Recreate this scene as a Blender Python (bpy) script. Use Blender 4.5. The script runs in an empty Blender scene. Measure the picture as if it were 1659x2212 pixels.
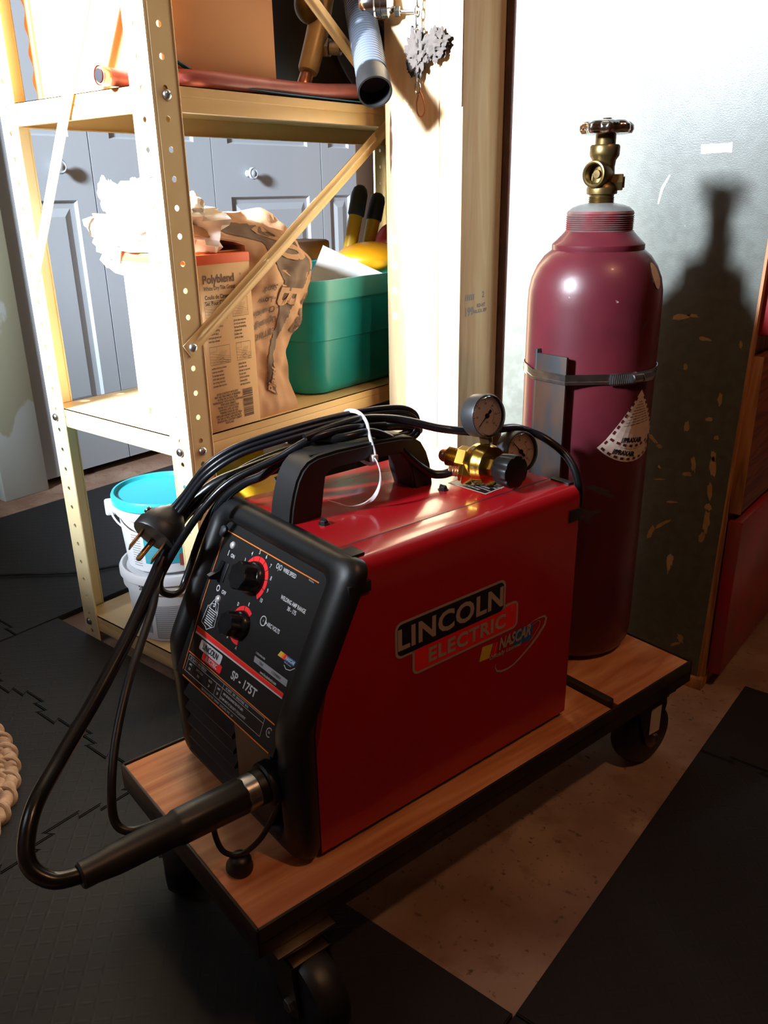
import bpy, bmesh, math, random
from mathutils import Vector, Matrix, noise
random.seed(7)
SC = bpy.context.scene
COL = SC.collection
V = Vector
R = math.radians

# ------------------------------------------------------------------ camera
FOC = 1777.59                      # focal length in pixels of the 1659 x 2212 frame
CAM = V((1.0119, -0.76413, 0.83432))
FW = V((-0.5898869, 0.72212413, -0.36134496))
RT = V((0.77841262, 0.6275319, -0.01665855))
UP = V((-0.21472595, 0.29110214, 0.93228339))
cam = bpy.data.cameras.new('camera')
camo = bpy.data.objects.new('camera', cam); COL.objects.link(camo)
cam.sensor_fit = 'VERTICAL'; cam.sensor_height = 24.0; cam.lens = FOC / 2212 * 24.0
cam.clip_start = 0.02; cam.clip_end = 60
m = Matrix.Identity(4)
for i in range(3):
    m[i][0] = RT[i]; m[i][1] = UP[i]; m[i][2] = -FW[i]; m[i][3] = CAM[i]
camo.matrix_world = m
SC.camera = camo

# ------------------------------------------------------------------ frames
DECK = 0.16643
AC = R(-11.8797)
W4 = Matrix.Identity(4)
C4 = Matrix.Translation((0.532378, -0.383392, DECK)) @ Matrix.Rotation(AC, 4, 'Z')   # cart frame: z = 0 is the deck top

def ray(u, v):
    return FW + RT * ((u - 829.5) / FOC) - UP * ((v - 1106) / FOC)
def hit(u, v, axis, val, fr=W4):
    """measured point: where the sight line meets the plane axis=val of a frame"""
    inv = fr.inverted(); o = inv @ CAM; d = inv.to_3x3() @ ray(u, v)
    t = (val - o[axis]) / d[axis]
    return o + d * t
def cx(u, v, x): return hit(u, v, 0, x, C4)
def cy(u, v, y): return hit(u, v, 1, y, C4)
def czz(u, v, z): return hit(u, v, 2, z, C4)
def wx(u, v, x): return hit(u, v, 0, x)
def wy(u, v, y): return hit(u, v, 1, y)
def wz(u, v, z): return hit(u, v, 2, z)

# ------------------------------------------------------------------ materials
def srgb(h):
    h = h.lstrip('#'); c = [int(h[i:i + 2], 16) / 255 for i in (0, 2, 4)]
    return tuple((x / 12.92 if x <= 0.04045 else ((x + 0.055) / 1.055) ** 2.4) for x in c) + (1,)
MATS = {}
def pbr(name, col, rough=0.5, metal=0.0, col2=None, scale=20, amt=0.5, bump=0.0, bscale=200, coat=0.0, stretch=(1, 1, 1), rough2=None, trans=0.0, det=4, sss=0.0, spec=0.5, space='Object', lo=0.4, hi=0.6):
    mt = bpy.data.materials.new(name); mt.use_nodes = True
    nt = mt.node_tree; N = nt.nodes; L = nt.links
    b = N['Principled BSDF']
    c1 = srgb(col) if isinstance(col, str) else col
    b.inputs['Base Color'].default_value = c1
    b.inputs['Roughness'].default_value = rough
    b.inputs['Metallic'].default_value = metal
    b.inputs['Coat Weight'].default_value = coat
    b.inputs['Coat Roughness'].default_value = 0.08
    b.inputs['Transmission Weight'].default_value = trans
    b.inputs['Specular IOR Level'].default_value = spec
    if sss:
        b.inputs['Subsurface Weight'].default_value = sss
        b.inputs['Subsurface Radius'].default_value = (0.004, 0.004, 0.004)
        b.inputs['Subsurface Scale'].default_value = 1
    tc = N.new('ShaderNodeTexCoord'); mp = N.new('ShaderNodeMapping')
    mp.inputs['Scale'].default_value = stretch
    L.new(tc.outputs[space], mp.inputs['Vector'])
    if col2 is not None:
        c2 = srgb(col2) if isinstance(col2, str) else col2
        n = N.new('ShaderNodeTexNoise'); n.inputs['Scale'].default_value = scale; n.inputs['Detail'].default_value = det
        L.new(mp.outputs[0], n.inputs['Vector'])
        r = N.new('ShaderNodeValToRGB'); r.color_ramp.elements[0].position = lo; r.color_ramp.elements[1].position = hi
        r.color_ramp.elements[0].color = (0, 0, 0, 1); r.color_ramp.elements[1].color = (amt, amt, amt, 1)
        L.new(n.outputs['Fac'], r.inputs[0])
        mx = N.new('ShaderNodeMix'); mx.data_type = 'RGBA'
        mx.inputs[6].default_value = c1; mx.inputs[7].default_value = c2
        L.new(r.outputs[0], mx.inputs[0]); L.new(mx.outputs[2], b.inputs['Base Color'])
        if rough2 is not None:
            mr = N.new('ShaderNodeMapRange'); mr.inputs[3].default_value = rough; mr.inputs[4].default_value = rough2
            L.new(r.outputs[0], mr.inputs[0]); L.new(mr.outputs[0], b.inputs['Roughness'])
    if bump:
        nb = N.new('ShaderNodeTexNoise'); nb.inputs['Scale'].default_value = bscale; nb.inputs['Detail'].default_value = 3
        L.new(mp.outputs[0], nb.inputs['Vector'])
        bp = N.new('ShaderNodeBump'); bp.inputs['Strength'].default_value = bump; bp.inputs['Distance'].default_value = 0.002
        L.new(nb.outputs['Fac'], bp.inputs['Height']); L.new(bp.outputs[0], b.inputs['Normal'])
    MATS[name] = mt
    return mt
def add_spots(mt, col, scale, thr, stretch=(1, 1, 1), soft=0.02, distort=0.0, det=6, metal=None):
    """layer chips / stains with a shape of their own over whatever feeds the base colour"""
    nt = mt.node_tree; N = nt.nodes; L = nt.links; b = N['Principled BSDF']
    tc = N.new('ShaderNodeTexCoord'); mp = N.new('ShaderNodeMapping'); mp.inputs['Scale'].default_value = stretch
    mp.inputs['Location'].default_value = (random.random() * 9, random.random() * 9, random.random() * 9)
    L.new(tc.outputs['Object'], mp.inputs['Vector'])
    n = N.new('ShaderNodeTexNoise'); n.inputs['Scale'].default_value = scale; n.inputs['Detail'].default_value = det
    n.inputs['Distortion'].default_value = distort
    L.new(mp.outputs[0], n.inputs['Vector'])
    r = N.new('ShaderNodeValToRGB'); r.color_ramp.elements[0].position = thr; r.color_ramp.elements[1].position = thr + soft
    L.new(n.outputs['Fac'], r.inputs[0])
    mx = N.new('ShaderNodeMix'); mx.data_type = 'RGBA'; mx.inputs[7].default_value = srgb(col)
    i = b.inputs['Base Color']
    if i.is_linked:
        L.new(i.links[0].from_socket, mx.inputs[6])
    else:
        mx.inputs[6].default_value = i.default_value
    L.new(r.outputs[0], mx.inputs[0]); L.new(mx.outputs[2], i)
    return mt
def wood(name, light, dark, axis=0, scale=9, rough=0.5, ring=6, coat=0.0, contrast=1.0, knots=None):
    mt = bpy.data.materials.new(name); mt.use_nodes = True
    nt = mt.node_tree; N = nt.nodes; L = nt.links; b = N['Principled BSDF']
    b.inputs['Roughness'].default_value = rough; b.inputs['Coat Weight'].default_value = coat
    tc = N.new('ShaderNodeTexCoord'); mp = N.new('ShaderNodeMapping')
    st = [1, 1, 1]; st[axis] = 0.09
    mp.inputs['Scale'].default_value = st
    L.new(tc.outputs['Object'], mp.inputs['Vector'])
    n = N.new('ShaderNodeTexNoise'); n.inputs['Scale'].default_value = scale; n.inputs['Detail'].default_value = 3; n.inputs['Distortion'].default_value = 0.6
    L.new(mp.outputs[0], n.inputs['Vector'])
    ma = N.new('ShaderNodeMath'); ma.operation = 'MULTIPLY'; ma.inputs[1].default_value = ring
    fr = N.new('ShaderNodeMath'); fr.operation = 'PINGPONG'; fr.inputs[1].default_value = 0.5
    L.new(n.outputs['Fac'], ma.inputs[0]); L.new(ma.outputs[0], fr.inputs[0])
    n2 = N.new('ShaderNodeTexNoise'); n2.inputs['Scale'].default_value = 160; n2.inputs['Detail'].default_value = 3
    L.new(mp.outputs[0], n2.inputs['Vector'])
    ad = N.new('ShaderNodeMath'); ad.operation = 'MULTIPLY_ADD'; ad.inputs[1].default_value = 1.3 * contrast
    L.new(fr.outputs[0], ad.inputs[0]); 
    m3 = N.new('ShaderNodeMath'); m3.operation = 'MULTIPLY'; m3.inputs[1].default_value = 0.5
    L.new(n2.outputs['Fac'], m3.inputs[0]); L.new(m3.outputs[0], ad.inputs[2])
    r = N.new('ShaderNodeValToRGB'); r.color_ramp.elements[0].color = srgb(light); r.color_ramp.elements[1].color = srgb(dark)
    r.color_ramp.elements[0].position = 0.15; r.color_ramp.elements[1].position = 1.0
    L.new(ad.outputs[0], r.inputs[0]); L.new(r.outputs[0], b.inputs['Base Color'])
    MATS[name] = mt
    return mt

red = pbr('red_gloss_paint', '#ad1620', 0.24, coat=0.5, col2='#9e121b', scale=6, amt=0.5)
blk = pbr('black_plastic', '#0e0f11', 0.42, bump=0.05, bscale=1400, col2='#141517', scale=30, amt=0.6)
blk_soft = pbr('matte_black_plastic', '#161618', 0.5, bump=0.05, bscale=900, col2='#212123', scale=14, amt=0.6)
rubber = pbr('black_rubber', '#121214', 0.42, col2='#232327', scale=25, amt=0.7)
gloss_rub = pbr('glossy_black_jacket', '#101114', 0.26, col2='#1c1d22', scale=30, amt=0.5)
steelblk = pbr('mill_scale_steel', '#2b2320', 0.5, metal=0.35, col2='#3c2f28', scale=25, amt=0.8)
barsteel = pbr('rusty_flat_steel', '#26272a', 0.55, metal=0.0, spec=0.3, col2='#402a1e', scale=38, amt=1.0, stretch=(1, 1, 0.35))
pinbrass = pbr('pin_brass', '#a08458', 0.35, metal=0.9)
ply = wood('plywood', '#e0a070', '#b4673a', axis=1, scale=13, rough=0.5, ring=6)
add_spots(ply, '#8a4a2a', 9, 0.66, soft=0.1)
brass = pbr('brass', '#c9a24a', 0.22, metal=1.0, col2='#b98a3a', scale=40, amt=0.6)
dullbrass = pbr('dull_brass', '#7d6a42', 0.38, metal=0.9, col2='#5c4c30', scale=40, amt=0.7)
chrome = pbr('chrome', '#d9dade', 0.1, metal=1.0)
zinc = pbr('zinc_plate', '#b9bcc0', 0.28, metal=1.0, col2='#90949a', scale=60, amt=0.6)
zyellow = pbr('dark_zinc_steel', '#8f7f68', 0.3, metal=1.0, col2='#6a5c48', scale=30, amt=0.6)
copper = pbr('copper', '#c98a6a', 0.3, metal=0.9)
white_ink = pbr('white_ink', '#cdd0d3', 0.5)
silver_ink = pbr('silver_ink', '#b9a79c', 0.4, metal=0.2)
red_ink = pbr('red_ink', '#f0282c', 0.45)
orange_ink = pbr('orange_ink', '#e87c22', 0.5)
black_ink = pbr('black_ink', '#14151a', 0.4)
yellow_ink = pbr('yellow_ink', '#d9b93a', 0.5)
blue_ink = pbr('blue_ink', '#1d5f9c', 0.5)
grey_ink = pbr('grey_ink', '#8d9096', 0.5)
brown_ink = pbr('brown_ink', '#5f4436', 0.6)
screw_m = pbr('bright_screw', '#d6d6d6', 0.3, metal=0.4)
ribbed = pbr('ribbed_cord_jacket', '#131419', 0.34, col2='#1c1d22', scale=30, amt=0.5)
label_blk = pbr('black_overlay', '#0c0c0d', 0.45, bump=0.04, bscale=1200)
clear = pbr('clear_acrylic', '#ffffff', 0.04, trans=1.0)
clear.node_tree.nodes['Principled BSDF'].inputs['IOR'].default_value = 1.2
dial = pbr('dial_paper', '#d3c0b4', 0.6)
nylon = pbr('white_nylon', '#d4d4d8', 0.35, sss=0.3)
shelfm = pbr('cream_gold_enamel', '#dccba0', 0.42, col2='#d6c292', scale=12, amt=0.6, bump=0.03, bscale=300)
shelfd = pbr('gold_enamel_rim', '#dabd88', 0.4, col2='#d4b47c', scale=12, amt=0.6)
cylm = pbr('maroon_cylinder_paint', '#5e1f29', 0.36, col2='#4e1923', scale=10, amt=0.8, bump=0.05, bscale=120, coat=0.1)
add_spots(cylm, '#5d4f52', 26, 0.72, (1, 1, 0.7), 0.02)
add_spots(cylm, '#a98c88', 70, 0.745, (1, 1, 0.8), 0.02)
add_spots(cylm, '#4a4347', 14, 0.69, (1, 1, 1.6), 0.03, 0.8)
neckm = pbr('scuffed_neck_paint', '#7c3238', 0.4, metal=0.2, col2='#6a5a58', scale=30, amt=0.8)
greysteel = pbr('grey_cast_steel', '#8a8c8c', 0.45, metal=0.4, col2='#6f7070', scale=30, amt=0.6)
stud_m = wood('pine_stud', '#e6cfa6', '#cfa878', axis=2, scale=14, rough=0.6, ring=6, contrast=0.8)
panel_m = pbr('olive_grey_panel', '#585c56', 0.36, col2='#4e504a', scale=60, amt=0.8, bump=0.08, bscale=500)
add_spots(panel_m, '#c09a6c', 13, 0.70, (1, 1, 0.45), 0.008, 0.6)
add_spots(panel_m, '#c7a77c', 45, 0.735, (1, 1, 0.7), 0.01, 0.3)
add_spots(panel_m, '#8d6a52', 5, 0.66, (1, 1, 0.6), 0.12)
flake = pbr('tan_bare_chip', '#b08c60', 0.7, col2='#9c7a50', scale=60, amt=0.7)
panel_edge = wood('raw_plywood_edge', '#c08a5c', '#8c5a38', axis=2, scale=20)
draw_red = pbr('worn_red_paint', '#a3202e', 0.3, col2='#7a4640', scale=9, amt=0.7, coat=0.1)
draw_wood = wood('stained_plywood_front', '#8c4a28', '#5a2a16', axis=1, scale=22, ring=8)
white_door = pbr('white_door_paint', '#adb4bc', 0.45, bump=0.05, bscale=180)
white_trim = pbr('old_white_trim', '#b0b6b2', 0.5)
add_spots(white_trim, '#9b9a84', 3.2, 0.50, (1, 1, 0.5), 0.01)
concrete = pbr('stained_concrete', '#b09480', 0.7, col2='#7c5a48', scale=5, amt=0.9, bump=0.2, bscale=120, lo=0.35, hi=0.65)
add_spots(concrete, '#5c2f24', 7, 0.66, soft=0.04)
add_spots(concrete, '#c0a890', 6, 0.64, soft=0.12)
add_spots(concrete, '#5a4638', 110, 0.62, soft=0.1)
add_spots(concrete, '#8a6a56', 24, 0.56, soft=0.12)
wallpaint = pbr('brown_wall', '#5a4434', 0.7, col2='#4a382c', scale=4, amt=0.6)
ceilm = pbr('ceiling_joist_wood', '#6a5848', 0.8, col2='#5a4838', scale=4, amt=0.6)
card = pbr('corrugated_cardboard', '#c89468', 0.75, col2='#bd8a5e', scale=9, amt=0.5, bump=0.08, bscale=60)
boxcard = pbr('printed_kraft_box', '#e2bc8c', 0.6, col2='#dab380', scale=9, amt=0.5)
boxwhite = pbr('white_box_face', '#eceae4', 0.5)
orange_band = pbr('orange_carton_band', '#e8602e', 0.5)
paper = pbr('brown_paper_bag', '#cda684', 0.7, col2='#b98f6e', scale=8, amt=0.6, bump=0.3, bscale=40)
bagprint = pbr('dark_bag_print', '#6f5a4c', 0.6)
plastic_bag = pbr('white_plastic_bag', '#e8e4e0', 0.35, sss=0.2, bump=0.2, bscale=60)
teal = pbr('teal_plastic', '#10a4ac', 0.35, col2='#0c8f98', scale=9, amt=0.5, bump=0.03, bscale=80)
teal_rim = pbr('pale_teal_rim', '#3aa9ac', 0.35)
paperwhite = pbr('white_sheet', '#eeeeea', 0.5)
yellow_p = pbr('yellow_rubber', '#c09a1c', 0.4)
amber_p = pbr('amber_plastic', '#dd9412', 0.35)
red_p = pbr('red_plastic', '#c53a46', 0.4)
pinkhose = pbr('dusty_red_hose', '#b0605a', 0.4, col2='#9c4f4c', scale=20, amt=0.7)
bluep = pbr('blue_strap', '#2d6d93', 0.5)
corr = pbr('grey_corrugated_plastic', '#4c5460', 0.3)
brownbox = pbr('dark_brown_case', '#6a4a2e', 0.6, col2='#573a24', scale=10, amt=0.7)
darkdrum = pbr('black_drum_plastic', '#191513', 0.45, col2='#241d19', scale=6, amt=0.6)
cream_cast = pbr('aged_brass_casting', '#d2bc88', 0.4, metal=0.2, col2='#b49c68', scale=20, amt=0.6)
cyan_lid = pbr('cyan_lid_plastic', '#35b8c6', 0.35)
bucketw = pbr('white_bucket_plastic', '#e2e4e8', 0.4, sss=0.1)
bucketg = pbr('grey_white_bucket', '#cfd0d4', 0.4, sss=0.1)
cyan_ink = pbr('cyan_ink', '#2fa9be', 0.5)
rope_m = pbr('jute_rope', '#c4a58a', 0.85, col2='#a58468', scale=40, amt=0.8, bump=0.6, bscale=200)
ragw = pbr('cream_rag', '#d9d0bc', 0.9, bump=0.5, bscale=150)
dust = pbr('grey_lint', '#37322f', 0.95, bump=0.6, bscale=200)
sawsteel = pbr('aged_saw_steel', '#8a7a70', 0.4, metal=0.8)
yarn_edge = pbr('rust_brown_upright', '#5a3e36', 0.55, metal=0.2, col2='#6e4a3c', scale=30, amt=0.7)

def mat_floor():
    mt = pbr('foam_diamond_mat', '#222224', 0.58, spec=0.3, col2='#242426', scale=7, amt=0.7)
    nt = mt.node_tree; N = nt.nodes; L = nt.links; b = N['Principled BSDF']
    tc = N.new('ShaderNodeTexCoord')
    outs = []
    for rot, off in ((R(45), 0), (R(-45), 0.5)):
        mp = N.new('ShaderNodeMapping'); mp.inputs['Rotation'].default_value = (0, 0, rot); mp.inputs['Scale'].default_value = (46, 46, 46)
        L.new(tc.outputs['Object'], mp.inputs['Vector'])
        sx = N.new('ShaderNodeSeparateXYZ'); L.new(mp.outputs[0], sx.inputs[0])
        fx = N.new('ShaderNodeMath'); fx.operation = 'FRACT'; ax = N.new('ShaderNodeMath'); ax.operation = 'ADD'; ax.inputs[1].default_value = off
        L.new(sx.outputs[0], ax.inputs[0]); L.new(ax.outputs[0], fx.inputs[0])
        fy = N.new('ShaderNodeMath'); fy.operation = 'FRACT'; ay = N.new('ShaderNodeMath'); ay.operation = 'ADD'; ay.inputs[1].default_value = 0
        L.new(sx.outputs[1], ay.inputs[0]); L.new(ay.outputs[0], fy.inputs[0])
        def ctr(n, k):
            s = N.new('ShaderNodeMath'); s.operation = 'SUBTRACT'; s.inputs[1].default_value = 0.5; L.new(n.outputs[0], s.inputs[0])
            q = N.new('ShaderNodeMath'); q.operation = 'MULTIPLY'; q.inputs[1].default_value = k; L.new(s.outputs[0], q.inputs[0])
            p = N.new('ShaderNodeMath'); p.operation = 'POWER'; p.inputs[1].default_value = 2; L.new(q.outputs[0], p.inputs[0]); return p
        a = ctr(fx, 2.4); c = ctr(fy, 9)
        s = N.new('ShaderNodeMath'); s.operation = 'ADD'; L.new(a.outputs[0], s.inputs[0]); L.new(c.outputs[0], s.inputs[1])
        o = N.new('ShaderNodeMath'); o.operation = 'SUBTRACT'; o.inputs[0].default_value = 1; o.use_clamp = True; L.new(s.outputs[0], o.inputs[1])
        outs.append(o)
    mxx = N.new('ShaderNodeMath'); mxx.operation = 'MAXIMUM'; L.new(outs[0].outputs[0], mxx.inputs[0]); L.new(outs[1].outputs[0], mxx.inputs[1])
    bp = N.new('ShaderNodeBump'); bp.inputs['Strength'].default_value = 0.3; bp.inputs['Distance'].default_value = 0.0009
    L.new(mxx.outputs[0], bp.inputs['Height']); L.new(bp.outputs[0], b.inputs['Normal'])
    return mt
foam = mat_floor()
gunmetal = pbr('gunmetal', '#46484b', 0.42, metal=0.5)
def hitp(u, v, n, o):
    d = ray(u, v); n = V(n); return CAM + d * ((V(o) - CAM).dot(n) / d.dot(n))

# ------------------------------------------------------------------ mesh builder
def frame_from(axis, up=None):
    n = V(axis).normalized()
    a = V(up) if up is not None else (V((0, 0, 1)) if abs(n.z) < 0.9 else V((1, 0, 0)))
    x = a.cross(n)
    if x.length < 1e-6: x = V((1, 0, 0)).cross(n)
    x.normalize(); y = n.cross(x)
    return x, y, n
def smooth_path(pts, n=6, closed=False):
    pts = [V(p) for p in pts]; out = []
    k = len(pts); rng = k if closed else k - 1
    for i in range(rng):
        if closed:
            p0, p1, p2, p3 = pts[(i - 1) % k], pts[i], pts[(i + 1) % k], pts[(i + 2) % k]
        else:
            p1, p2 = pts[i], pts[i + 1]
            p0 = pts[i - 1] if i else p1 * 2 - p2
            p3 = pts[i + 2] if i + 2 < k else p2 * 2 - p1
        for j in range(n):
            t = j / n
            out.append(0.5 * ((2 * p1) + (p2 - p0) * t + (2 * p0 - 5 * p1 + 4 * p2 - p3) * t * t + (3 * p1 - p0 - 3 * p2 + p3) * t ** 3))
    if not closed: out.append(pts[-1])
    return out
class MB:
    def __init__(s): s.v = []; s.f = []; s.mi = []; s.m = 0
    def add(s, vs, fs, T=None):
        o = len(s.v)
        s.v += [(T @ V(p) if T is not None else V(p)) for p in vs]
        s.f += [[i + o for i in f] for f in fs]; s.mi += [s.m] * len(fs)
        return s
    def box(s, x0, x1, y0, y1, z0, z1, bev=0.0, T=None, seg=2):
        if x0 > x1: x0, x1 = x1, x0
        if y0 > y1: y0, y1 = y1, y0
        if z0 > z1: z0, z1 = z1, z0
        if bev <= 0:
            vs = [(x, y, z) for z in (z0, z1) for y in (y0, y1) for x in (x0, x1)]
            return s.add(vs, [(0, 2, 3, 1), (4, 5, 7, 6), (0, 1, 5, 4), (2, 6, 7, 3), (0, 4, 6, 2), (1, 3, 7, 5)], T)
        bm = bmesh.new(); bmesh.ops.create_cube(bm, size=1)
        for v in bm.verts:
            v.co = V(((x0 + x1) / 2 + v.co.x * (x1 - x0), (y0 + y1) / 2 + v.co.y * (y1 - y0), (z0 + z1) / 2 + v.co.z * (z1 - z0)))
        bev = min(bev, (x1 - x0) * .49, (y1 - y0) * .49, (z1 - z0) * .49)
        bmesh.ops.bevel(bm, geom=list(bm.edges), offset=bev, segments=seg, affect='EDGES', profile=0.5)
        return s.bm(bm, T)
    def bm(s, bm, T=None):
        bm.verts.index_update()
        s.add([v.co.copy() for v in bm.verts], [[v.index for v in f.verts] for f in bm.faces], T); bm.free(); return s
    def rings(s, rings, closed=True, cap0=True, cap1=True, T=None):
        n = len(rings[0]); vs = [p for r in rings for p in r]; fs = []
        for i in range(len(rings) - 1):
            for j in range(n if closed else n - 1):
                a = i * n + j; b = i * n + (j + 1) % n
                fs.append((a, b, b + n, a + n))
        if cap0: fs.append(list(range(n))[::-1])
        if cap1: fs.append([(len(rings) - 1) * n + j for j in range(n)])
        return s.add(vs, fs, T)
    def lathe(s, prof, o=(0, 0, 0), axis=(0, 0, 1), seg=32, up=None, lobes=None, cap=True):
        x, y, n = frame_from(axis, up); o = V(o); rg = []
        for r, h in prof:
            rg.append([o + n * h + (x * math.cos(2 * math.pi * k / seg) + y * math.sin(2 * math.pi * k / seg)) * (r * (lobes(2 * math.pi * k / seg, r, h) if lobes else 1)) for k in range(seg)])
        return s.rings(rg, cap0=cap, cap1=cap)
    def cyl(s, p0, p1, r0, r1=None, seg=20, bev=0.0):
        p0 = V(p0); p1 = V(p1); r1 = r0 if r1 is None else r1; L = (p1 - p0).length
        pr = [(r0, 0), (r1, L)] if bev <= 0 else [(r0 - bev, 0), (r0, bev), (r1, L - bev), (r1 - bev, L)]
        return s.lathe(pr, p0, p1 - p0, seg)
    def tube(s, pts, r, seg=10, n=6, prof=None, up=None, closed=False, cap=True, rfn=None):
        P = smooth_path(pts, n, closed) if n else [V(p) for p in pts]
        K = len(P); rg = []
        t = (P[1] - P[0]).normalized(); x, y, _ = frame_from(t, up)
        for i, p in enumerate(P):
            if closed: tn = (P[(i + 1) % K] - P[(i - 1) % K])
            else: tn = (P[min(i + 1, K - 1)] - P[max(i - 1, 0)])
            if tn.length > 1e-9: tn.normalize()
            else: tn = t
            if up is not None:
                x = V(up).cross(tn)
                x = x.normalized() if x.length > 1e-5 else frame_from(tn)[0]
                y = tn.cross(x)
            else:
                x = x - tn * x.dot(tn); x.normalize(); y = tn.cross(x)
            rr = r * (rfn(i / (K - 1)) if rfn else 1)
            if prof: rg.append([p + x * a + y * b for a, b in prof])
            else: rg.append([p + (x * math.cos(2 * math.pi * k / seg) + y * math.sin(2 * math.pi * k / seg)) * rr for k in range(seg)])
        if closed: rg.append(rg[0]); return s.rings(rg, cap0=False, cap1=False)
        return s.rings(rg, cap0=cap, cap1=cap)
    def prism(s, poly, o, X, Y, d0, d1):
        o = V(o); X = V(X); Y = V(Y); n = X.cross(Y).normalized()
        a = [o + X * p[0] + Y * p[1] + n * d0 for p in poly]; b = [o + X * p[0] + Y * p[1] + n * d1 for p in poly]
        return s.rings([a, b])
    def sphere(s, c, r, seg=16, rg=10, T=None):
        r = r if hasattr(r, '__len__') else (r, r, r); c = V(c)
        pr = []
        for i in range(rg + 1):
            a = -math.pi / 2 + math.pi * i / rg
            ca = max(math.cos(a), 1e-3)
            pr.append([c + V((r[0] * ca * math.cos(2 * math.pi * k / seg), r[1] * ca * math.sin(2 * math.pi * k / seg), r[2] * math.sin(a))) for k in range(seg)])
        return s.rings(pr, T=T)
    def grid(s, fn, nu, nv, close_u=False):
        vs = [V(fn(i / nu, j / nv)) for j in range(nv + 1) for i in range(nu + 1)]
        fs = [(j * (nu + 1) + i, j * (nu + 1) + i + 1, (j + 1) * (nu + 1) + i + 1, (j + 1) * (nu + 1) + i) for j in range(nv) for i in range(nu)]
        return s.add(vs, fs)
    def hexnut(s, p0, p1, r, seg=6, ch=0.08):
        p0 = V(p0); p1 = V(p1); L = (p1 - p0).length; c = r * ch
        return s.lathe([(r - c, 0), (r, c), (r, L - c), (r - c, L)], p0, p1 - p0, seg)
    def mapv(s, fn):
        s.v = [V(fn(p)) for p in s.v]; return s
    def text(s, body, o, X, Y, size, bold=0.0, align='CENTER', xs=1.0, lift=0.0003, shear=0.0, ext=0.0, sp=1.0):
        """flat lettering: o is the anchor, X reading direction, Y up"""
        cu = bpy.data.curves.new('t', 'FONT'); cu.body = body; cu.size = size; cu.align_x = align; cu.align_y = 'CENTER'
        cu.offset = bold; cu.shear = shear; cu.space_character = sp; cu.resolution_u = 3
        ob = bpy.data.objects.new('t', cu); COL.objects.link(ob)
        dg = bpy.context.evaluated_depsgraph_get(); me = ob.evaluated_get(dg).to_mesh()
        X = V(X).normalized(); Y = V(Y).normalized(); n = X.cross(Y).normalized(); o = V(o)
        s.add([o + X * (v.co.x * xs) + Y * v.co.y + n * lift for v in me.vertices], [list(p.vertices) for p in me.polygons])
        ob.evaluated_get(dg).to_mesh_clear()
        bpy.data.objects.remove(ob); bpy.data.curves.remove(cu)
        return s
    def quad(s, poly, o, X, Y, lift=0.0003):
        o = V(o); X = V(X).normalized(); Y = V(Y).normalized(); n = X.cross(Y).normalized()
        return s.add([o + X * p[0] + Y * p[1] + n * lift for p in poly], [list(range(len(poly)))])
    def ribbon(s, pts, w, o, X, Y, lift=0.0003, closed=False):
        """printed line of width w (number or list) along 2-D points"""
        k = len(pts); P = [V((p[0], p[1])) for p in pts]; L = []; Rr = []
        for i in range(k):
            a = P[(i - 1) % k] if (closed or i) else P[i]; b = P[(i + 1) % k] if (closed or i < k - 1) else P[i]
            t = (b - a).normalized(); nn = V((-t.y, t.x)); ww = (w[i] if hasattr(w, '__len__') else w) / 2
            L.append(P[i] + nn * ww); Rr.append(P[i] - nn * ww)
        rng = k if closed else k - 1
        for i in range(rng):
            j = (i + 1) % k
            s.quad([Rr[i], Rr[j], L[j], L[i]], o, X, Y, lift)
        return s
def rrect(x0, x1, y0, y1, r, n=5):
    out = []
    for cx_, cy_, a0 in ((x1 - r, y0 + r, -90), (x1 - r, y1 - r, 0), (x0 + r, y1 - r, 90), (x0 + r, y0 + r, 180)):
        for i in range(n + 1):
            a = R(a0 + 90 * i / n); out.append((cx_ + r * math.cos(a), cy_ + r * math.sin(a)))
    return out

# ------------------------------------------------------------------ object helpers
BASE = {}
def finish(me, smooth):
    bm = bmesh.new(); bm.from_mesh(me)
    bmesh.ops.recalc_face_normals(bm, faces=[f for f in bm.faces])
    bm.to_mesh(me); bm.free()
    if smooth:
        me.polygons.foreach_set('use_smooth', [True] * len(me.polygons))
        me.set_sharp_from_angle(angle=R(smooth))
def mkobj(name, mb, mats, off, smooth=38, recalc=True):
    me = bpy.data.meshes.new(name)
    me.from_pydata([tuple(p - off) for p in mb.v], [], mb.f)
    for mt in (mats if isinstance(mats, (list, tuple)) else [mats]): me.materials.append(mt)
    me.polygons.foreach_set('material_index', mb.mi)
    if recalc: finish(me, smooth)
    elif smooth:
        me.polygons.foreach_set('use_smooth', [True] * len(me.polygons)); me.set_sharp_from_angle(angle=R(smooth))
    me.update()
    o = bpy.data.objects.new(name, me); COL.objects.link(o)
    return o
def tag(o, label, cat, group=None, kind=None):
    if label: o['label'] = label
    if cat: o['category'] = cat
    if group: o['group'] = group
    if kind: o['kind'] = kind
    return o
def thing(name, label, cat, base, fr=W4, group=None):
    o = bpy.data.objects.new(name, None); COL.objects.link(o); o.empty_display_size = 0.02
    o.matrix_world = fr @ Matrix.Translation(base)
    BASE[o.name] = V(base); return tag(o, label, cat, group)
def part(name, mb, mats, parent, label=None, smooth=38, recalc=True):
    b = BASE[parent.name]; o = mkobj(name, mb, mats, b, smooth, recalc); o.parent = parent; BASE[o.name] = b
    if label: o['label'] = label
    return o
def solid(name, mb, mats, label, cat, base, fr=W4, group=None, smooth=38):
    o = mkobj(name, mb, mats, V(base), smooth); o.matrix_world = fr @ Matrix.Translation(base); BASE[o.name] = V(base)
    return tag(o, label, cat, group)
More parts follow.
